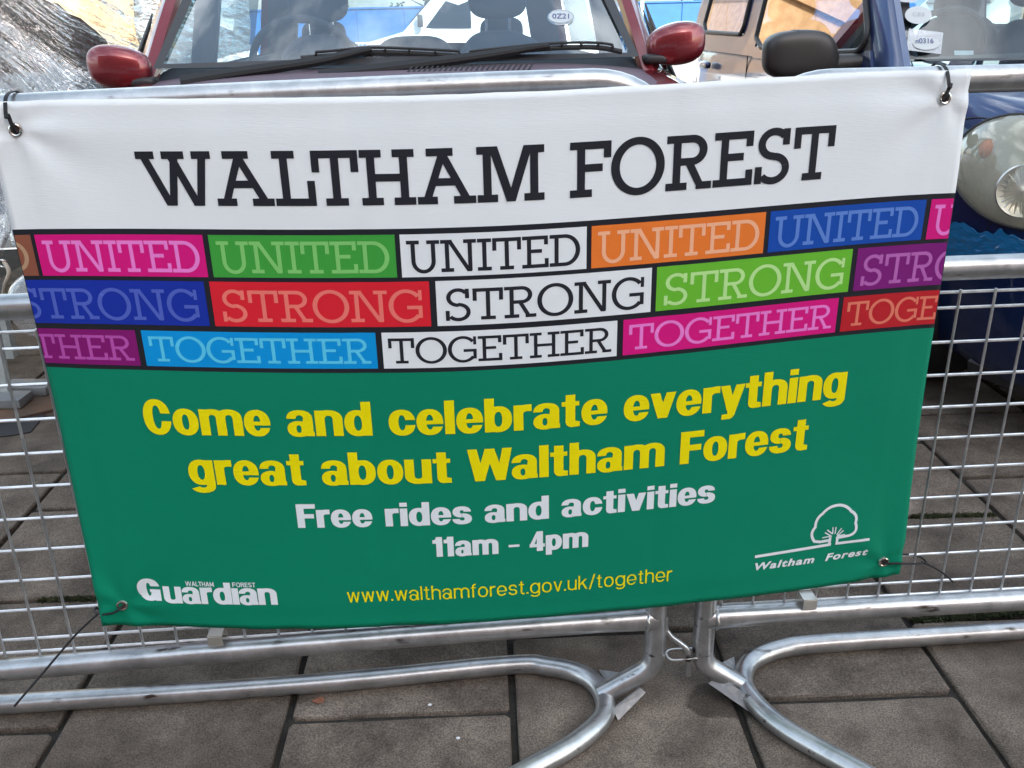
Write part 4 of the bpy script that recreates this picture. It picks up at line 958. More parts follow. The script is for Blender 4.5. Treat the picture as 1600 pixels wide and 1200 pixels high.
blob(sw, 'wheel_hub', DARKINT, swc, (.07, .03, .06), 2.6)
seats(red, RX, 2.78, 1.10, (-.375, .375))
for dx in (-.45, 0, .45):
    blob(red, 'rear_seat', SEAT, (RX+dx, 3.62, .78), (.225, .09, .30), 3.5)
    if dx: 
        o_ = blob(red, 'rear_headrest', SEAT, (RX+dx, 3.68, 1.09), (.11, .045, .07), 3.0)
# scuttle panel with vent slots
SC = pm('scuttle_plastic', (.085, .055, .075), .62, bump=(500, .0003, 3)); 
sc0 = [(1.20, .985), (1.30, 1.003), (1.38, 1.013), (1.46, 1.018), (1.52, 1.024)]
def scz(x, y): return float(np.interp(y, [a for a, b in sc0], [b for a, b in sc0]))+.017-.03*((x-RX)/.72)**4
m = MB(); rows_ = [[V((RX+x_, y_+.06*(x_/.72)**2, scz(RX+x_, y_))) for x_ in np.linspace(-.72, .72, 33)] for y_, _ in sc0]; m.grid(rows_)
scut = m.build('scuttle_panel', SC, red)
for i in range(24):
    c_ = on_y(640+i*8.2, 106, 1.40); c_.y = 1.40; 
    m = MB(); zc_ = scz(c_.x, c_.y)-.001
    d_ = V((.0070, .012, .0070)); n_ = V((.0026, -.001, 0)); p_ = V((c_.x, c_.y, zc_+.0055))
    m.prism([p_-d_-n_, p_-d_+n_, p_+d_+n_, p_+d_-n_], (0, 0, .0012)); m.build('vent_slot', BLACKP, scut, smooth=False)
# wipers: on a plane just in front of the glass
wn = V((0, -.528, .855)); wp = wsA.lerp(wsB, .5)+BUL*.6
def wpt(px, py, lift=.02): return on_plane(px, py, wp+wn*lift, wn)
for (arm, blade, lab) in (([(282, 128), (345, 117), (420, 106), (500, 94), (560, 80), (580, 76)], [(470, 91), (520, 87), (575, 82), (630, 83), (690, 86), (745, 89)], 'left wiper, its arm rising from the lower left corner'),
                     ([(498, 118), (590, 108), (690, 95), (770, 84), (830, 74), (858, 71)], [(700, 84+8), (770, 84), (850, 76), (900, 74), (940, 75), (972, 81)], 'right wiper, reaching to the right edge of the glass')):
    wpo = MB(); wpts = [wpt(x, y, .036) for x, y in arm]; wpts = catmull(wpts, 4); nn = len(wpts)
    rows_ = []
    for i, p in enumerate(wpts):
        T_ = (wpts[min(i+1, nn-1)]-wpts[max(i-1, 0)]).normalized(); S_ = T_.cross(wn).normalized(); k_ = .021-.012*i/(nn-1); h_ = .012-.006*i/(nn-1)
        rows_.append([p+S_*a*k_+wn*b*h_ for a, b in ((-1, -1), (1, -1), (1, .3), (.6, 1), (-.6, 1), (-1, .3), (-1, -1))])
    wpo.grid(rows_); wob = wpo.build('wiper', BLACKP, red, lab, angle=25)
    bl_ = MB(); bp_ = catmull([wpt(x, y, .018) for x, y in blade], 6); bl_.tube(bp_, .0075, 8); bl_.tube([p+wn*.016 for p in bp_[3:-3]], .0042, 6); 
    for i in range(3, len(bp_)-2, 4): bar(bl_, bp_[i], bp_[i]+wn*.015, .006, .012)
    bl_.build('wiper_blade', RUBBER, wob)
# door mirrors
def taper_mirror(sx):
    def f(p): 
        k = 1-.22*max(0, p.z/.085)**2*.6; return V((p.x, p.y*(1-.25*abs(p.x)/.14), p.z*(1-.10*(p.x*sx+.14)/.28)))
    return f
for sx, cpx in ((-1, on_y(187, 103, 1.60)), (1, on_y(1056, 66, 1.62))):
    sh = blob(red, 'mirror_housing', REDP, cpx+V((0, .0, -.004)), (.090, .055, .063), 2.7, taper=lambda p, sx=sx: V((p.x, p.y*(1-.2*(abs(p.x)/.09)), p.z*(1-.16*max(0, -p.x*sx/.09)) + (.010*(p.x*sx/.12)))))
    m = MB(); rows_ = []
    for t_ in np.linspace(0, 1, 8):
        c_ = (cpx+V((-sx*.045, .0, -.012))).lerp(V((RX+sx*.842-sx*.02, 1.70, 1.03)), t_); hh_ = .050*(1-.35*t_); ww = .038*(1-.2*t_)
        rows_.append([c_+V((0, ww*math.cos(a), hh_*math.sin(a))) for a in np.linspace(0, 2*math.pi, 17)])
    m.grid(rows_); m.build('mirror_arm', REDP, sh)
    blob(sh, 'mirror_base', BLACKTRIM, cpx+V((-sx*.065, -.006, -.046)), (.040, .040, .016), 3)
    m = MB(); m.add([cpx+V((.078*math.cos(a), .048, .050*math.sin(a))) for a in np.linspace(0, 2*math.pi, 25)[:-1]], [tuple(range(24))]); m.build('mirror_glass', CHROME, sh, smooth=False, recalc=False)
for (x_, y_) in ((-.80, .95), (.80, .95), (-.80, 3.45), (.80, 3.45)):
    m = MB(); m.tube([V((RX+math.copysign(.70, x_), RY+y_-.05, .31)), V((RX+math.copysign(.872, x_), RY+y_-.05, .31))], .345, 32); m.build('wheel_arch', RUBBER, red)
    wheel(red, V((RX+math.copysign(.80, x_), RY+y_-.05, .30)), .30, .18)
for sx in (-1, 1): blob(red, 'headlight', glass_mat('lamp_lens', (.8, .8, .78), .25, (.6, .6, .58)) if sx < 0 else bpy.data.materials['lamp_lens'], (RX+sx*.60, RY+.135, .68), (.14, .08, .075), 2.6)
m = MB(); m.box((RX, RY+.02, .40), (.8, .06, .10), bev=.01); m.build('grille', BLACKTRIM, red)
def decal(parent, px, py, wpx, hpx, pl, pn, mat, name, label, shape='oval', lift=.004, rot=0):
    pts = []
    n = 28 if shape == 'oval' else 4
    for i in range(n):
        a = 2*math.pi*i/n + (math.pi/4 if shape != 'oval' else 0)
        kx, ky = (1, 1) if shape == 'oval' else (1.414, 1.414)
        x, y = math.cos(a)*wpx/2*kx, math.sin(a)*hpx/2*ky
        pts.append(on_plane(px+x*math.cos(rot)-y*math.sin(rot), py+x*math.sin(rot)+y*math.cos(rot), pl, pn)+pn*lift)
    m = MB(); m.prism(pts, pn*.0006)
    return m.build(name, mat, parent, label, smooth=False)
def tiny_text(parent, txt, px, py, wpx, hpx, pl, pn, mat, lift, rot=0.):
    v2, f2, W_ = font_text(txt, .01)
    vs_ = []
    for x, y in v2:
        a, b = (x/W_-.5)*wpx, -(y/CAPH-.5)*hpx
        vs_.append(on_plane(px+a*math.cos(rot)-b*math.sin(rot), py+a*math.sin(rot)+b*math.cos(rot), pl, pn)+pn*lift)
    m = MB(); m.add(vs_, f2); m.build('lettering', mat, parent, None, smooth=False, recalc=False)
STK = pm('sticker_white', (.42, .45, .46), .5); STG = pm('sticker_grey', (.30, .33, .36), .5); NAVY = pm('ink_navy', (.03, .04, .16), .6)
gpl = wsA.lerp(wsB, .87)+BUL*.45; gnr = (wsB-wsA).cross(wsD-wsA).normalized(); gnr = gnr if gnr.y < 0 else -gnr
d_ = decal(red, 876, 28, 42, 25, gpl, gnr, STG, 'permit_sticker', 'round grey permit sticker on the windscreen', lift=.002)
decal(d_, 876, 28, 38, 19, gpl, gnr, STK, 'sticker_centre', None, lift=.0035); tiny_text(d_, '0Z21', 876, 27, 26, 8, gpl, gnr, NAVY, .0048)

# ---- blue car
BX, BY = 2.285, .72
blue = thing('parked_car', 'dark blue small van-like car parked on the right with taped bumper', 'car', (BX, BY, 0))
stB = [(0, .545, .525, .30, .42, .22), (.025, .62, .595, .46, .56, .18), (.08, .74, .70, .58, .665, .17), (.17, .865, .815, .655, .735, .17), (.30, .925, .885, .705, .77, .17), (.50, .965, .925, .745, .79, .18), (.80, .995, .955, .77, .805, .19), (1.00, 1.005, .975, .785, .81, .19), (1.5, 1.02, 1.0, .79, .815, .19), (2.4, 1.03, 1.01, .79, .815, .19), (3.1, 1.03, 1.01, .785, .81, .19), (3.40, 1.0, .98, .76, .79, .2), (3.47, .7, .67, .74, .77, .28)]
bbody, gB = car_shell(blue, BX, BY, stB, BLUEP, (1.16, 3.25))
bbody.data.update(); bvh = BVHTree.FromPolygons([v.co.copy() for v in bbody.data.vertices], [tuple(p.vertices) for p in bbody.data.polygons])
def on_blue(px, py, lift=0.):
    d = ray(px, py).normalized(); r_ = bvh.ray_cast(CAM, d)
    if r_[0] is None: return None
    n = r_[1] if r_[1].dot(d) < 0 else -r_[1]
    return r_[0]+n*lift
YB = 1.70
bA, bB, bC, bD = V((BX-.735, YB+.05, 1.005)), V((BX+.735, YB+.05, 1.005)), V((BX+.62, YB+.62, 1.62)), V((BX-.62, YB+.62, 1.62)); BULB = V((0, -.09, 0))
m = MB(); glass_quad(m, bA, bB, bC, bD, BULB, 24, 10); m.build('windscreen', glass_mat('blue_car_screen', (.62, .76, .80), .0, boost=1.9, dirt=.06), blue, recalc=False)
m = MB(); frame_strip(m, bA, bB, bC, bD, .034, -.004, BULB); m.build('windscreen_seal', BLACKTRIM, blue, recalc=False)
m = MB(); rows_ = [[V((BX+x_, y_+.09*(x_/.735)**2, z_)) for x_ in np.linspace(-.70, .70, 21)] for y_, z_ in ((YB-.13, 1.008), (YB-.08, 1.012), (YB-.03, 1.010))]; m.grid(rows_); m.build('scuttle_panel', BLACKTRIM, blue)
for sx in (-1, 1):
    m = MB(); rows_ = []
    base = V((BX+sx*.775, YB-.02, .975)); top = V((BX+sx*.665, YB+.66, 1.64))
    for t_ in np.linspace(0, 1, 12):
        c_ = base.lerp(top, t_)+V((0, 0, .015*math.sin(t_*math.pi))); k_ = 1-.25*t_
        rows_.append([c_+V((sx*x_*k_, y_, z_)) for x_, y_, z_ in ((-.045, .03, 0), (-.035, .0, .012), (-.005, -.012, .014), (.020, .02, .006), (.030, .07, -.005), (.030, .15, -.03), (.0, .16, -.03), (-.045, .03, 0))])
    m.grid(rows_); m.build('windscreen_pillar', BLUEP, blue)
    def sidep(y_, z_): # side glass plane leans inwards
        return V((BX+sx*(.808-(z_-1.0)*.20), y_, z_))
    # glazing: front door and rear side windows with rubber seals
    wins = [[(1.86, 1.035), (2.30, 1.012), (2.93, 1.012), (3.03, 1.05), (3.05, 1.57), (2.42, 1.57), (2.05, 1.25)], [(3.24, 1.06), (3.86, 1.06), (3.92, 1.10), (3.86, 1.55), (3.26, 1.55)]]
    for poly in wins:
        pts = catmull([V((a, b, 0)) for a, b in poly+[poly[0]]], 1) if False else [V((a, b, 0)) for a, b in poly]
        rp = []
        nP = len(pts)
        for i in range(nP):
            a, b, c_ = pts[i-1], pts[i], pts[(i+1) % nP]
            rp += arc_corner(a, b, c_, .045 if min((a-b).length, (c_-b).length) > .12 else .018, 5)
        cen = sum(rp, V((0, 0, 0)))/len(rp)
        m = MB(); n_ = len(rp); vs_ = [sidep(p.x, p.y)+V((sx*.004, 0, 0)) for p in rp]; m.add(vs_+[sidep(cen.x, cen.y)+V((sx*.004, 0, 0))], [(i, (i+1) % n_, n_) for i in range(n_)])
        wo2 = m.build('side_window', GLASS_SIDE, blue, smooth=False)
        m = MB(); m.tube([sidep(p.x, p.y)+V((sx*.004, 0, 0)) for p in rp], .011, 8, closed=True); m.build('window_seal', BLACKTRIM, wo2)
    # painted window surround: strips between windows
    def pan(poly, name='door_frame', mat=BLUEP):
        m = MB(); m.prism([sidep(a, b)-V((sx*.010, 0, 0)) for a, b in poly], (sx*.010, 0, 0)); m.build(name, mat, blue, smooth=False)
    pan([(3.03, .97), (3.24, .97), (3.24, 1.62), (3.03, 1.62)]); pan([(3.90, .97), (4.13, .97), (4.06, 1.62), (3.84, 1.62)]); pan([(1.80, .965), (3.03, .965), (3.03, 1.012), (2.30, 1.012), (1.86, 1.035)], 'door_top'); pan([(3.24, .97), (3.90, .97), (3.90, 1.06), (3.24, 1.06)], 'door_top')
    pan([(1.84, 1.0), (1.99, 1.0), (2.06, 1.28)], 'mirror_mount', BLACKTRIM)
    pan([(2.05, 1.57), (3.9, 1.57), (3.9, 1.64), (2.2, 1.64)], 'roof_edge')
    # door seams as slim dark grooves
    for ys in (1.72, 3.12):
        m = MB(); bar(m, V((BX+sx*.8165, ys, .32)), V((BX+sx*.8055, ys, .985)), .004, .004, V((1, 0, 0))); m.build('door_seam', RUBBER, blue, smooth=False)
    hnd = blob(blue, 'door_handle', BLUEP, V((BX+sx*.835, 3.72, .90)), (.018, .075, .020), 3)
m = MB(); rows_ = [[V((BX+x_, y_, 1.655+.025*(1-(x_/.68)**2))) for x_ in np.linspace(-.68, .68, 13)] for y_ in np.linspace(YB+.62, 4.08, 8)]; m.grid(rows_); m.build('roof', BLUEP, blue)
m = MB(); glass_quad(m, V((BX-.68, 4.17, 1.03)), V((BX+.68, 4.17, 1.03)), V((BX+.62, 4.07, 1.58)), V((BX-.62, 4.07, 1.58))); m.build('rear_window', GLASS, blue)
m = MB(); rows_ = [[V((BX+x_, y_, z_)) for x_ in np.linspace(-.74, .74, 9)] for y_, z_ in ((YB+.03, .975), (YB+.2, .995), (YB+.38, 1.0), (YB+.44, .92), (YB+.42, .7))]; m.grid(rows_); m.build('dashboard', DARKINT, blue)
m = MB(); m.box((BX, 3.0, .30), (1.45, 2.3, .04)); m.box((BX-.72, 3.0, .62), (.04, 2.2, .66)); m.box((BX+.72, 3.0, .62), (.04, 2.2, .66)); m.build('cabin_lining', DARKINT, blue, smooth=False)
seats(blue, BX, 2.72, 1.10, (-.36, .36), .22)
for dx in (-.44, 0, .44):
    blob(blue, 'rear_seat', SEAT, (BX+dx, 3.55, .82), (.225, .09, .30), 3.5)
    if dx: blob(blue, 'rear_headrest', SEAT, (BX+dx, 3.58, 1.17), (.12, .05, .07), 3)
swc = V((BX-.36, 2.25, 1.0)); m = MB(); m.tube([swc+rotm @ V((.18*math.cos(a), .18*math.sin(a), 0)) for a in np.linspace(0, 2*math.pi, 49)[:-1]], .012, 10, closed=True); m.build('steering_wheel', DARKINT, blue)
# black door mirror (left of picture) and its twin
for sx in (-1, 1):
    mc = V((BX+sx*1.005, 1.96, 1.022))
    sh = blob(blue, 'mirror_housing', pm('mirror_black', (.030, .028, .027), .42, bump=(700, .0002, 2)) if 'mirror_black' not in MATS else MATS['mirror_black'], mc, (.130, .060, .083), 3.6,
              taper=lambda p, sx=sx: V((p.x-sx*.03*(-(p.z)/.083)*(1 if p.x*sx < 0 else .15), p.y, p.z*(1-.10*max(0, p.x*sx/.13)))))
    m = MB(); rows_ = []
    for t_ in np.linspace(0, 1, 8):
        c_ = (mc+V((-sx*.085, 0, -.042))).lerp(V((BX+sx*.80, 1.93, .995)), t_); hh_ = .042*(1-.3*t_)
        rows_.append([c_+V((0, .04*math.cos(a), hh_*math.sin(a))) for a in np.linspace(0, 2*math.pi, 17)])
    m.grid(rows_); m.build('mirror_arm', MATS['mirror_black'], sh)
    m = MB(); m.add([mc+V((.108*math.cos(a), .056, .066*math.sin(a))) for a in np.linspace(0, 2*math.pi, 25)[:-1]], [tuple(range(24))]); m.build('mirror_glass', CHROME, sh, smooth=False, recalc=False)
# headlight: hazy lens over a housing with round reflector and orange bulb
LENS = glass_mat('hazy_lens', (.92, .91, .84), .30, (.55, .53, .43), boost=1.3, dirt=.22)
HOUS = pm('lamp_housing', (.40, .38, .30), .5, .1, bump=(30, .004, 2)); ORG = pm('indicator_bulb', (.62, .14, .04), .35)
HC = (1606, 274); 
def hl_pt(a, k):
    x = math.cos(a)*118*k; y = math.sin(a)*(84 if math.sin(a) > 0 else 92)*k; r_ = R(13)
    return HC[0]+x*math.cos(r_)-y*math.sin(r_), HC[1]+x*math.sin(r_)+y*math.cos(r_)
def patch(fn, lift0, lift1, pw=2):
    rows_ = []
    for k in np.linspace(0, 1, 13):
        row = []
        for a in np.linspace(0, 2*math.pi, 49):
            px, py = fn(a, max(k, .001)); row.append(on_blue(px, py, lift0+(lift1)*(1-k**pw)))
        if any(p is None for p in row): return None
        rows_.append(row)
    return rows_
def mirror_rows(rows_): return [[V((2*BX-p.x, p.y, p.z)) for p in r_] for r_ in rows_]
pr_ = patch(hl_pt, .004, .012); lens_rows = patch(hl_pt, .007, .048, 3); rim_rows = None
print('headlight patch', pr_ is not None)
if pr_:
    for mirror in (False, True):
        f_ = mirror_rows if mirror else (lambda r_: r_)
        hl = MB().grid(f_(pr_)).build('headlight', HOUS, blue)
        MB().grid(f_(lens_rows)).build('lens', LENS, hl)
        ring_ = f_([lens_rows[-1]])[0][:-1]; MB().tube(ring_, .0042, 8, closed=True).build('lens_seal', BLACKTRIM, hl)
        c_ = on_blue(1603, 300, .014); c_ = V((2*BX-c_.x, c_.y, c_.z)) if mirror else c_
        q_ = Vector((-.35 if not mirror else .35, -1, .15)).normalized(); rq = q_.to_track_quat('Z', 'Y').to_matrix(); m = MB()
        prof = [(.066, .006), (.070, .014), (.067, .019), (.058, .014), (.045, .007), (.028, .003), (.012, .005), (.001, .011)]
        m.grid([[c_+rq @ V((r_*math.cos(a), r_*math.sin(a), h_)) for r_, h_ in prof] for a in np.linspace(0, 2*math.pi, 41)]); [m.tube([c_+rq @ V((.028*math.cos(a), .028*math.sin(a), .005)), c_+rq @ V((.062*math.cos(a), .062*math.sin(a), .014))], .0022, 5) for a in np.linspace(0, 2*math.pi, 25)[:-1]]
        m.build('reflector', pm('lamp_silver', (.62, .61, .57), .3, .8) if 'lamp_silver' not in MATS else MATS['lamp_silver'], hl)
        c_ = on_blue(1548, 235, .012); c_ = V((2*BX-c_.x, c_.y, c_.z)) if mirror else c_
        blob(hl, 'indicator', ORG, c_, (.024, .018, .026), 2)
def fl_pt(a, k): return 1606+math.cos(a)*32*k, 592+math.sin(a)*40*k
fr_ = patch(fl_pt, .003, .0); fl2 = patch(fl_pt, .005, .02, 2)
if fr_:
    for mirror in (False, True):
        f_ = mirror_rows if mirror else (lambda r_: r_)
        fo_ = MB().grid(f_(fr_)).build('fog_light', CHROME, blue); MB().grid(f_(fl2)).build('lens', glass_mat('fog_lens', (.8, .82, .8), .15, (.5, .5, .5), boost=2) if not mirror else bpy.data.materials['fog_lens'], fo_)
        MB().tube(f_([fl2[-1]])[0][:-1], .006, 8, closed=True).build('lens_seal', BLACKTRIM, fo_)
# torn blue tape / film over the bumper corner
TAPE = glass_mat('blue_film', (.22, .55, .85), .78, (.015, .19, .42), rough=.16, boost=2.2, bump=(38, .012))
rows_ = []
for j in range(34):
    row = []
    for i in range(60):
        u, v_ = i/59, j/33; px = 1470+u*170; top_ = 340+u*42+14*noise.noise(V((u*4, 7, 7)))+6*noise.noise(V((u*15, 3, 3))); py = top_+(412-top_)*v_
        row.append(on_blue(px, py, .005+.005*abs(noise.noise(V((u*7+v_*3, v_*4, 1.))))+.004*abs(noise.noise(V((u*19-v_*7, v_*9+u*3, 5.))))+.002*abs(noise.noise(V((u*47+v_*9, v_*21, 2.))))))
    rows_.append(row)
if all(p is not None for r_ in rows_ for p in r_):
    MB().grid(rows_).build('bumper_tape', TAPE, blue, 'crumpled bright blue film taped over the bumper corner', angle=180)
# bonnet shut line and bumper seams
def seam(pts, r_=.0022):
    q = [on_blue(x, y, .0008) for x, y in pts]
    q = [p for p in q if p is not None]
    if len(q) > 2:
        MB().tube(catmull(q, 4), r_, 6).build('panel_gap', RUBBER, blue)
        MB().tube(catmull([V((2*BX-p.x, p.y, p.z)) for p in q], 4), r_, 6).build('panel_gap', RUBBER, blue)
seam([(1508, 186), (1530, 184), (1560, 189), (1600, 200), (1640, 216)]); seam([(1552, 344), (1546, 352), (1540, 362)], .0018)
seam([(1424, 96), (1426, 104), (1427, 110)], .002)
m = MB(); m.box((BX, BY+.035, .40), (.56, .06, .09), bev=.012); m.build('grille', BLACKTRIM, blue)
m = MB(); rows_ = [[V((BX+x_*w_, BY+.02+y_, z_)) for x_, y_ in ((-1.15, .34), (-1.05, .12), (-.75, .015), (-.3, -.012), (0, -.016), (.3, -.012), (.75, .015), (1.05, .12), (1.15, .34))] for w_, z_ in ((.62, .235), (.655, .20), (.65, .165), (.60, .15))]
m.grid(rows_); m.build('bumper_lip', BLACKTRIM, blue)
for (x_, y_) in ((-.75, .83), (.75, .83), (-.75, 2.95), (.75, 2.95)):
    m = MB(); m.tube([V((BX+math.copysign(.60, x_), BY+y_, .29)), V((BX+math.copysign(.822, x_), BY+y_, .29))], .315, 32); m.build('wheel_arch', RUBBER, blue)
    wheel(blue, V((BX+math.copysign(.755, x_), BY+y_, .275)), .275, .165)
bn = (bB-bA).cross(bD-bA).normalized(); bn = bn if bn.y < 0 else -bn; bp0 = bA.lerp(bB, .08)+BULB*.3
d_ = decal(blue, 1434, 25, 42, 28, bp0, bn, STK, 'permit_sticker', 'plain pale oval sticker on the windscreen'); tiny_text(d_, 'C.E.S', 1434, 24, 19, 6, bp0, bn, STG, .0055)
decal(blue, 1417, 0, 34, 10, bp0, bn, STK, 'permit_sticker', 'pale oval sticker at the top of the frame')
pouch = decal(blue, 1444, 66, 54, 34, bp0, bn, glass_mat('clear_pouch', (.9, .9, .92), .18, (.6, .6, .62), rough=.1, boost=3, bump=(60, .004)), 'permit_pouch', 'clear plastic pouch holding a permit', 'rect', rot=.12)
d2 = decal(pouch, 1446, 70, 42, 20, bp0, bn, STK, 'permit_disc', None, lift=.006); tiny_text(d2, 'n0316', 1443, 66, 28, 8, bp0, bn, NAVY, .0075)
decal(blue, 1505, 84, 30, 7, bp0, bn, STK, 'paper_slip', 'small white slip at the foot of the windscreen', 'rect')

# ------------------------------------------------------------------ covered market stall on the left
FILM = glass_mat('clear_sheeting', (.95, .95, .93), .05, (.75, .74, .70), rough=.05, boost=5.5, bump=(4, .06), aniso=True, dirt=.08)
STEELW = pm('painted_steel', (.45, .50, .50), .5, var=(20, (.34, .38, .38), .4, .7))
stall = thing('market_stall', 'market stall wrapped in crumpled clear plastic left of the red car', 'stall', (-1.9, 2.1, 0))
def film(u, v_, z0, z1, x0, x1, yb):
    X = x0+(x1-x0)*u; Z = z0+(z1-z0)*v_
    # folds run from upper left to lower right
    q = (X*.70+Z*.72); al = (X*.72-Z*.70)
    q += .05*noise.noise(V((X*2.2, Z*2.2, 4.)))
    r1 = 1-abs(2*(noise.noise(V((q*5.5, al*.45, 1.))))); r2 = 1-abs(2*noise.noise(V((q*15., al*.9, 6.)))); r3 = 1-abs(2*noise.noise(V((q*40, al*2.6, 2.))))
    return V((X+.01*r2, yb+.085*(r1**2)+.028*r2*r2+.007*r3+.12*noise.noise(V((X*1.1, Z*1.3, 9.))), Z))
rows_ = [[film(i/150, j/110, .52, 1.9, -3.3, -1.06, 1.95) for i in range(151)] for j in range(111)]
for r_ in rows_:
    for p in r_:   # lower hem sweeps forward near the left
        k = max(0, (1.02-p.z)); p.y -= k*.55; 
        k = max(0, (p.x+1.25)/.2); p.y += k*k*.35
MB().grid(rows_).build('plastic_sheet', FILM, stall, 'front sheet of crumpled clear plastic', angle=180, recalc=False)
rows_ = [[V((-1.06+.02*noise.noise(V((j*.2, i*.15, 3)))+.04*noise.noise(V((j*.05, i*.05, 8))), 2.35+2.2*i/60, .52+1.38*j/50)) for i in range(61)] for j in range(51)]
MB().grid(rows_).build('plastic_sheet', FILM, stall, 'side sheet of crumpled clear plastic beside the car', angle=180, recalc=False)
for (x_, y_) in ((-1.62, 2.02), (-3.2, 2.2), (-1.2, 4.4), (-3.2, 4.4)):
    m = MB(); a_ = V((x_, y_, .03)); m.box((x_, y_, 1.0), (.04, .04, 1.95)); m.build('leg', STEELW, stall, smooth=False)
m = MB(); m.box((-2.2, 3.3, .78), (2.0, 2.1, .04)); m.build('table_board', pm('board', (.10, .07, .05), .8, bump=(30, .002, 4)), stall, smooth=False)
m = MB()
for y_ in (2.2, 4.4): m.tube([V((-3.2, y_, 1.93)), V((-1.2, y_, 1.93))], .02, 10)
for x_ in (-3.2, -1.2): m.tube([V((x_, 2.2, 1.93)), V((x_, 4.4, 1.93))], .02, 10)
m.build('top_frame', STEELW, stall)
# rope-tied corner of the sheet with its eyelet
c_ = on_y(4, 412, 1.25)
m = MB(); m.tube(catmull([on_y(6, 408, 1.24), on_y(14, 425, 1.22), on_y(8, 445, 1.22), on_y(4, 470, 1.25), on_y(-6, 500, 1.3)], 5), .006, 8); m.build('tie_string', pm('string', (.42, .37, .30), .9, bump=(400, .002, 2)), stall)
rows_ = []
for j in range(26):
    row = []
    for i in range(22):
        u, v_ = i/21, j/25
        px = -60+u*(92-26*v_+10*math.sin(v_*5)) ; py = 250+v_*(205-70*(u-.45)**2)
        row.append(on_y(px, py, 1.30+.05*noise.noise(V((u*5, v_*3, 1)))+.02*noise.noise(V((u*14, v_*7, 4)))))
    rows_.append(row)
MB().grid(rows_).build('sheet_corner', glass_mat('clear_corner', (.86, .86, .88), .34, (.44, .43, .44), rough=.14, boost=2.2, bump=(22, .012)), stall, 'lower corner of the plastic sheet with a metal eyelet', angle=180, recalc=False)
m = MB(); cc = on_y(4, 412, 1.235); m.tube([cc+V((.010*math.cos(a), 0, .010*math.sin(a))) for a in np.linspace(0, 2*math.pi, 21)[:-1]], .003, 8, closed=True); m.build('sheet_eyelet', EYE, stall)
# foot of the stall with steel plates standing on a mat
ft_ = thing('stall_foot_weight', 'pair of grey steel plates bolted to a pale post beside the left barrier', 'stall weight', on_z(20, 640))
a_ = on_z(12, 628)
m = MB(); tp = on_y(-6, 520, a_.y); bar(m, a_+V((-.010, 0, .02)), tp+V((-.010, .03, .35)), .050, .030); m.build('post', STEELW, ft_, smooth=False)
PLT = pm('plate_steel', (.24, .26, .27), .55, .3, bump=(60, .002, 4), var=(14, (.17, .18, .19), .4, .7))
m = MB(); m.box(a_+V((.055, .055, .028)), (.16, .085, .03), Matrix.Rotation(-.12, 3, 'Z'), bev=.003); m.build('plate', PLT, ft_)
m = MB(); m.box(a_+V((-.005, -.045, .028)), (.19, .085, .03), Matrix.Rotation(-.12, 3, 'Z'), bev=.003); m.build('plate', PLT, ft_)
for q in ((0, 0), (0, .03)):
    m = MB(); m.box(a_+V((-.002, -.018, .07+q[1])), (.006, .004, .006)); m.build('bolt', RUBBER, ft_, smooth=False)
m = MB(); m.box(on_z(40, 640, .006)+V((.01, .02, 0)), (.30, .16, .010), Matrix.Rotation(.55, 3, 'Z')); tag(m.build('wooden_board', pm('brown_board', (.11, .06, .035), .8, var=(12, (.07, .045, .03), .4, .6)), smooth=False), 'brown board lying under the steel plates at the left', 'board')
m = MB(); mp_ = [on_z(*q, .001) for q in ((-60, 640), (60, 632), (68, 652), (48, 676), (20, 681), (-60, 690))]; m.prism([p+V((0, 0, .0)) for p in mp_], (0, 0, .003)); tag(m.build('rubber_mat', RUBBER, smooth=False), 'black rubber mat under the steel plates at the left edge', 'mat')
# goods under the sheet
def bundle(c, d, col, label, seed):
    bm = bmesh.new(); bmesh.ops.create_icosphere(bm, subdivisions=5, radius=1)
    for v in bm.verts:
        n_ = v.co.normalized(); k = 1+.22*noise.noise(n_*1.7+V((seed, 0, 0)))+.10*(1-abs(2*noise.noise(n_*4+V((seed, 3, 0)))))+.03*noise.noise(n_*13)
        q = V((n_.x*d[0], n_.y*d[1], max(-.85, n_.z)*d[2]))*k; v.co = q+V(c)
    me = bpy.data.meshes.new('goods_bundle'); bm.to_mesh(me); bm.free(); me.materials.append(col); me.polygons.foreach_set('use_smooth', [True]*len(me.polygons)); tag(link('goods_bundle', me), label, 'goods')
bundle((-1.95, 2.85, .86), (.66, .32, .44), pm('cloth_dark', (.016, .017, .016), .8, var=(22, (.04, .055, .04), .52, .66), bump=(40, .01, 5)), 'dark pile of goods under the clear plastic at the far left', 5)
# cream stall cover further back, in the sun
CRM = pm('cream_canvas', (.56, .47, .33), .85, var=(3, (.46, .36, .22), .4, .65), bump=(14, .01, 4))
cs = thing('market_stall', 'cream canvas covered stall standing in the sun behind the plastic wrapped one', 'stall', (-4.6, 9, gz(9)))
for nm, (p0_, p1_) in dict(front=(V((-8.2, 8.2, 0)), V((-2.5, 8.2, 0))), side=(V((-2.5, 8.2, 0)), V((-2.5, 11, 0)))).items():
    rows_ = []
    for jz in range(20):
        z_ = gz(9)+.1+2.1*jz/19; row = []
        for i in range(90):
            p = p0_.lerp(p1_, i/89); w_ = .035*math.sin(i*.9+.8*noise.noise(V((i*.1, 1, 1))))*(1-jz/24); row.append(V((p.x+(w_ if nm == 'side' else 0), p.y+(w_ if nm == 'front' else 0), z_)))
        rows_.append(row)
    MB().grid(rows_).build('canvas_panel', CRM, cs, angle=80)
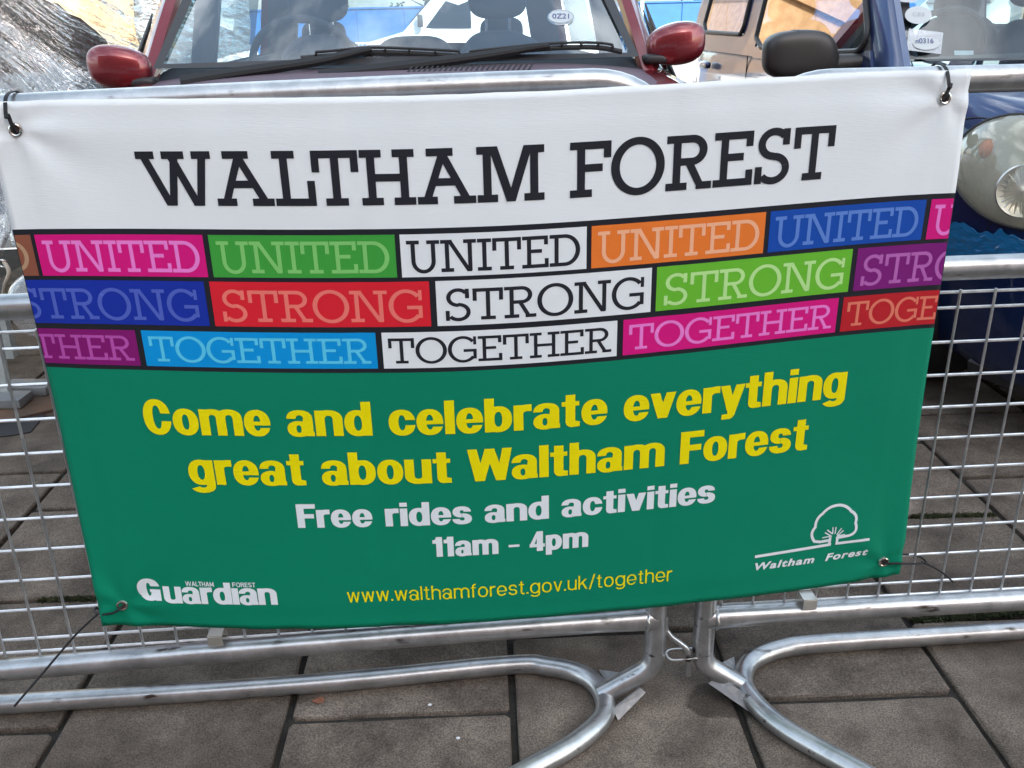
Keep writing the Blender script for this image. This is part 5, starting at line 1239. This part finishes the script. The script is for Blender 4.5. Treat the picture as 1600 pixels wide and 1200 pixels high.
MB().grid([[V((-8.35, 8.0, gz(9)+2.18)), V((-2.35, 8.0, gz(9)+2.18))], [V((-8.35, 9.6, gz(9)+2.9)), V((-2.35, 9.6, gz(9)+2.9))], [V((-8.35, 11.2, gz(9)+2.18)), V((-2.35, 11.2, gz(9)+2.18))]]).build('canopy', CRM, cs)
for x_ in (-8.2, -2.5):
    for y_ in (8.25, 10.95): MB().tube([V((x_, y_, gz(9)-.1)), V((x_, y_, gz(9)+2.2))], .025, 8).build('pole', STEELW, cs)
# ------------------------------------------------------------------ far background
def van(label, x0, y0, dirx, z0, L_=5.2):
    t = thing('white_van', label, 'van', (x0, y0, z0)); X = lambda u: x0+dirx*u
    prof = [(0, .45), (0, .85), (.08, 1.02), (.85, 1.22), (1.65, 2.02), (2.1, 2.35), (L_-.1, 2.42), (L_, 2.3), (L_, .45)]
    rows_ = []
    for (yy, ins) in ((0, .0), (.06, -.0), (.0, 0)): pass
    m = MB(); ins = lambda k: [(u+(k if u < 1 else -k if u > L_-.2 else 0), z-(k if z > 1 else 0)) for u, z in prof]
    rings = []
    for yy, k in ((0, .07), (.04, .02), (.10, 0), (1.84, 0), (1.90, .02), (1.94, .07)):
        rings.append([V((X(u), y0+yy+.14*max(0, z-1.2)/1.2*(1 if yy < 1 else -1), z0+z)) for u, z in ins(k)])
    n = len(prof); m.v = []; m.add([p for r_ in rings for p in r_], [(i*n+q, i*n+(q+1) % n, (i+1)*n+(q+1) % n, (i+1)*n+q) for i in range(5) for q in range(n)]+[tuple(range(n)), tuple(5*n+q for q in range(n))])
    m.build('body', WHITEP, t, angle=40)
    yy = y0-.006
    m = MB(); m.prism([V((X(1.35), yy+.02, z0+1.30)), V((X(2.35), yy+.02, z0+1.28)), V((X(2.35), yy+.10, z0+2.0)), V((X(1.95), yy+.10, z0+2.0))], (0, .01, 0)); m.build('side_window', WING, t, smooth=False)
    m = MB(); m.prism([V((X(1.02)-dirx*.0, y0+.25, z0+1.39)), V((X(1.02), y0+1.7, z0+1.39)), V((X(1.66), y0+1.6, z0+2.03)), V((X(1.66), y0+.35, z0+2.03))], (-dirx*.02, 0, .02)); m.build('windscreen', WING, t, smooth=False)
    for u in (.9, L_-1.0):
        w_ = MB(); w_.tube([V((X(u), y0-.01, z0+.34)), V((X(u), y0+.22, z0+.34))], .34, 24); wo_ = w_.build('wheel', RUBBER, t); w2 = MB(); w2.tube([V((X(u), y0-.02, z0+.34)), V((X(u), y0+.0, z0+.34))], .18, 18); w2.build('rim', MATS['rim_grey'], wo_)
    m = MB(); m.box((X(.04), y0+.25, z0+.82), (.12, .30, .22), bev=.03); m.build('headlight', CHROME, t); m = MB(); m.box((X(-.02), y0+.97, z0+.55), (.10, 1.7, .24), bev=.03); m.build('bumper', BLACKTRIM, t)
    m = MB(); m.box((X(1.25), y0-.14, z0+1.45), (.12, .16, .26), bev=.03); m.build('door_mirror', BLACKTRIM, t)
    return t
van('white van seen through the red car windscreen, side window towards us', on_y(566, 40, 20).x, 20, 1, gz(20)-.02)
van('white van further back behind the headrests, mostly hidden', on_y(365, 40, 25).x, 25.5, -1, gz(25.5)-.02)
van('white van standing beyond the blue car, seen through its windscreen', on_y(1425, 40, 9).x, 9, 1, gz(9)-.1)
HB = pm('hoarding_blue', (.004, .085, .27), .6, var=(1.5, (.005, .10, .31), .4, .6)); PW = pm('post_white', (.6, .6, .58), .6)
ho = thing('site_hoarding', 'long bright blue hoarding beyond the car park', 'hoarding', (0, 50, gz(50)))
zt_ = on_y(1030, 4, 50).z
for i in range(26):
    x_ = -22+i*2.44; m = MB(); m.box((x_, 50, (zt_+gz(50))/2), (2.42, .05, zt_-gz(50))); m.build('panel', HB, ho, smooth=False)
    m = MB(); m.box((x_+1.22, 49.95, (zt_+gz(50))/2), (.05, .07, zt_-gz(50)+.05)); m.build('post', HB, ho, smooth=False)
m = MB(); m.box((9.5, 49.93, zt_+.03), (63.5, .10, .08)); m.build('top_rail', HB, ho, smooth=False)
pole = thing('lamp_post', 'slim pale post with a small box standing in front of the blue hoarding', 'post', on_y(1002, 60, 30))
p0 = on_y(1002, 48, 30); m = MB(); m.tube([V((p0.x, 30, gz(30))), V((p0.x, 30, 4.5))], .06, 12); m.build('pole', PW, pole); m = MB(); m.box((p0.x, 29.9, p0.z+.1), (.22, .14, .26)); m.build('box', pm('box_cream', (.5, .4, .26), .6), pole, smooth=False)
rl = thing('railing', 'low white railing at the foot of the blue hoarding', 'railing', (0, 38, gz(38)))
zr = on_y(1010, 57, 38).z
m = MB(); m.tube([V((-8, 38, zr)), V((16, 38, zr))], .03, 8); m.build('top_bar', PW, rl)
pb = MB().tube([V((0, 38, gz(38))), V((0, 38, zr))], .018, 6).build('bar', PW, rl)
for i in range(150):
    o = pb if i == 0 else pb.copy()
    if i: COL.objects.link(o); o.parent = rl
    o.location = Vector((-8+i*.16, -38, -gz(38)))
LEAF = pm('leaf_yellow', (.16, .14, .02), .6, var=(1.3, (.05, .09, .02), .45, .55)); BARK = pm('bark', (.06, .045, .03), .9)
def tree(label, x, y, z, h, r_, seed):
    t = thing('tree', label, 'tree', (x, y, z), 'trees behind the blue hoarding'); rnd = random.Random(seed)
    m = MB(); m.tube(catmull([V((x, y, z-.2)), V((x+.1, y, z+h*.3)), V((x-.1, y, z+h*.6)), V((x, y, z+h*.85))], 4), [.16-.010*i for i in range(13)], 10)
    for k in range(7):
        a = rnd.random()*6.28; b = V((x, y, z+h*(.3+.07*k))); m.tube([b, b+V((math.cos(a)*r_*.4, math.sin(a)*r_*.4, h*.12)), b+V((math.cos(a)*r_*.8, math.sin(a)*r_*.8, h*.2))], [.06, .04, .015], 6)
    m.build('trunk', BARK, t)
    m = MB(); cl = [(V((x+rnd.gauss(0, r_*.45), y+rnd.gauss(0, r_*.4), z+h*rnd.uniform(.3, 1.0))), rnd.uniform(.35, .8)) for _ in range(26)]
    for _ in range(3200):
        c_, q = cl[rnd.randrange(26)]; d = V((rnd.gauss(0, 1), rnd.gauss(0, 1), rnd.gauss(0, .8))); d = d.normalized()*q*rnd.random()**.4; p = c_+d
        u = V((rnd.uniform(-1, 1), rnd.uniform(-1, 1), rnd.uniform(-1, 1))).normalized()*.10; w_ = u.orthogonal()*.7
        m.add([p-u, p+w_, p+u, p-w_], [(0, 1, 2, 3)])
    m.build('crown', LEAF, t, smooth=False, recalc=False)
for i, (x_, lab) in enumerate(((6.0, 'yellow leaved tree above the hoarding, left of the pale post'), (10.5, 'yellow leaved tree above the hoarding beside the red mirror'), (14.8, 'yellow leaved tree behind the hoarding nearest the blue car'), (0.5, 'yellow leaved tree behind the hoarding seen over the passenger seat'), (-6, 'yellow leaved tree behind the hoarding at its far left'))):
    tree(lab, x_, 52.5, gz(52)-.3, 5.5, 2.2, i+3)
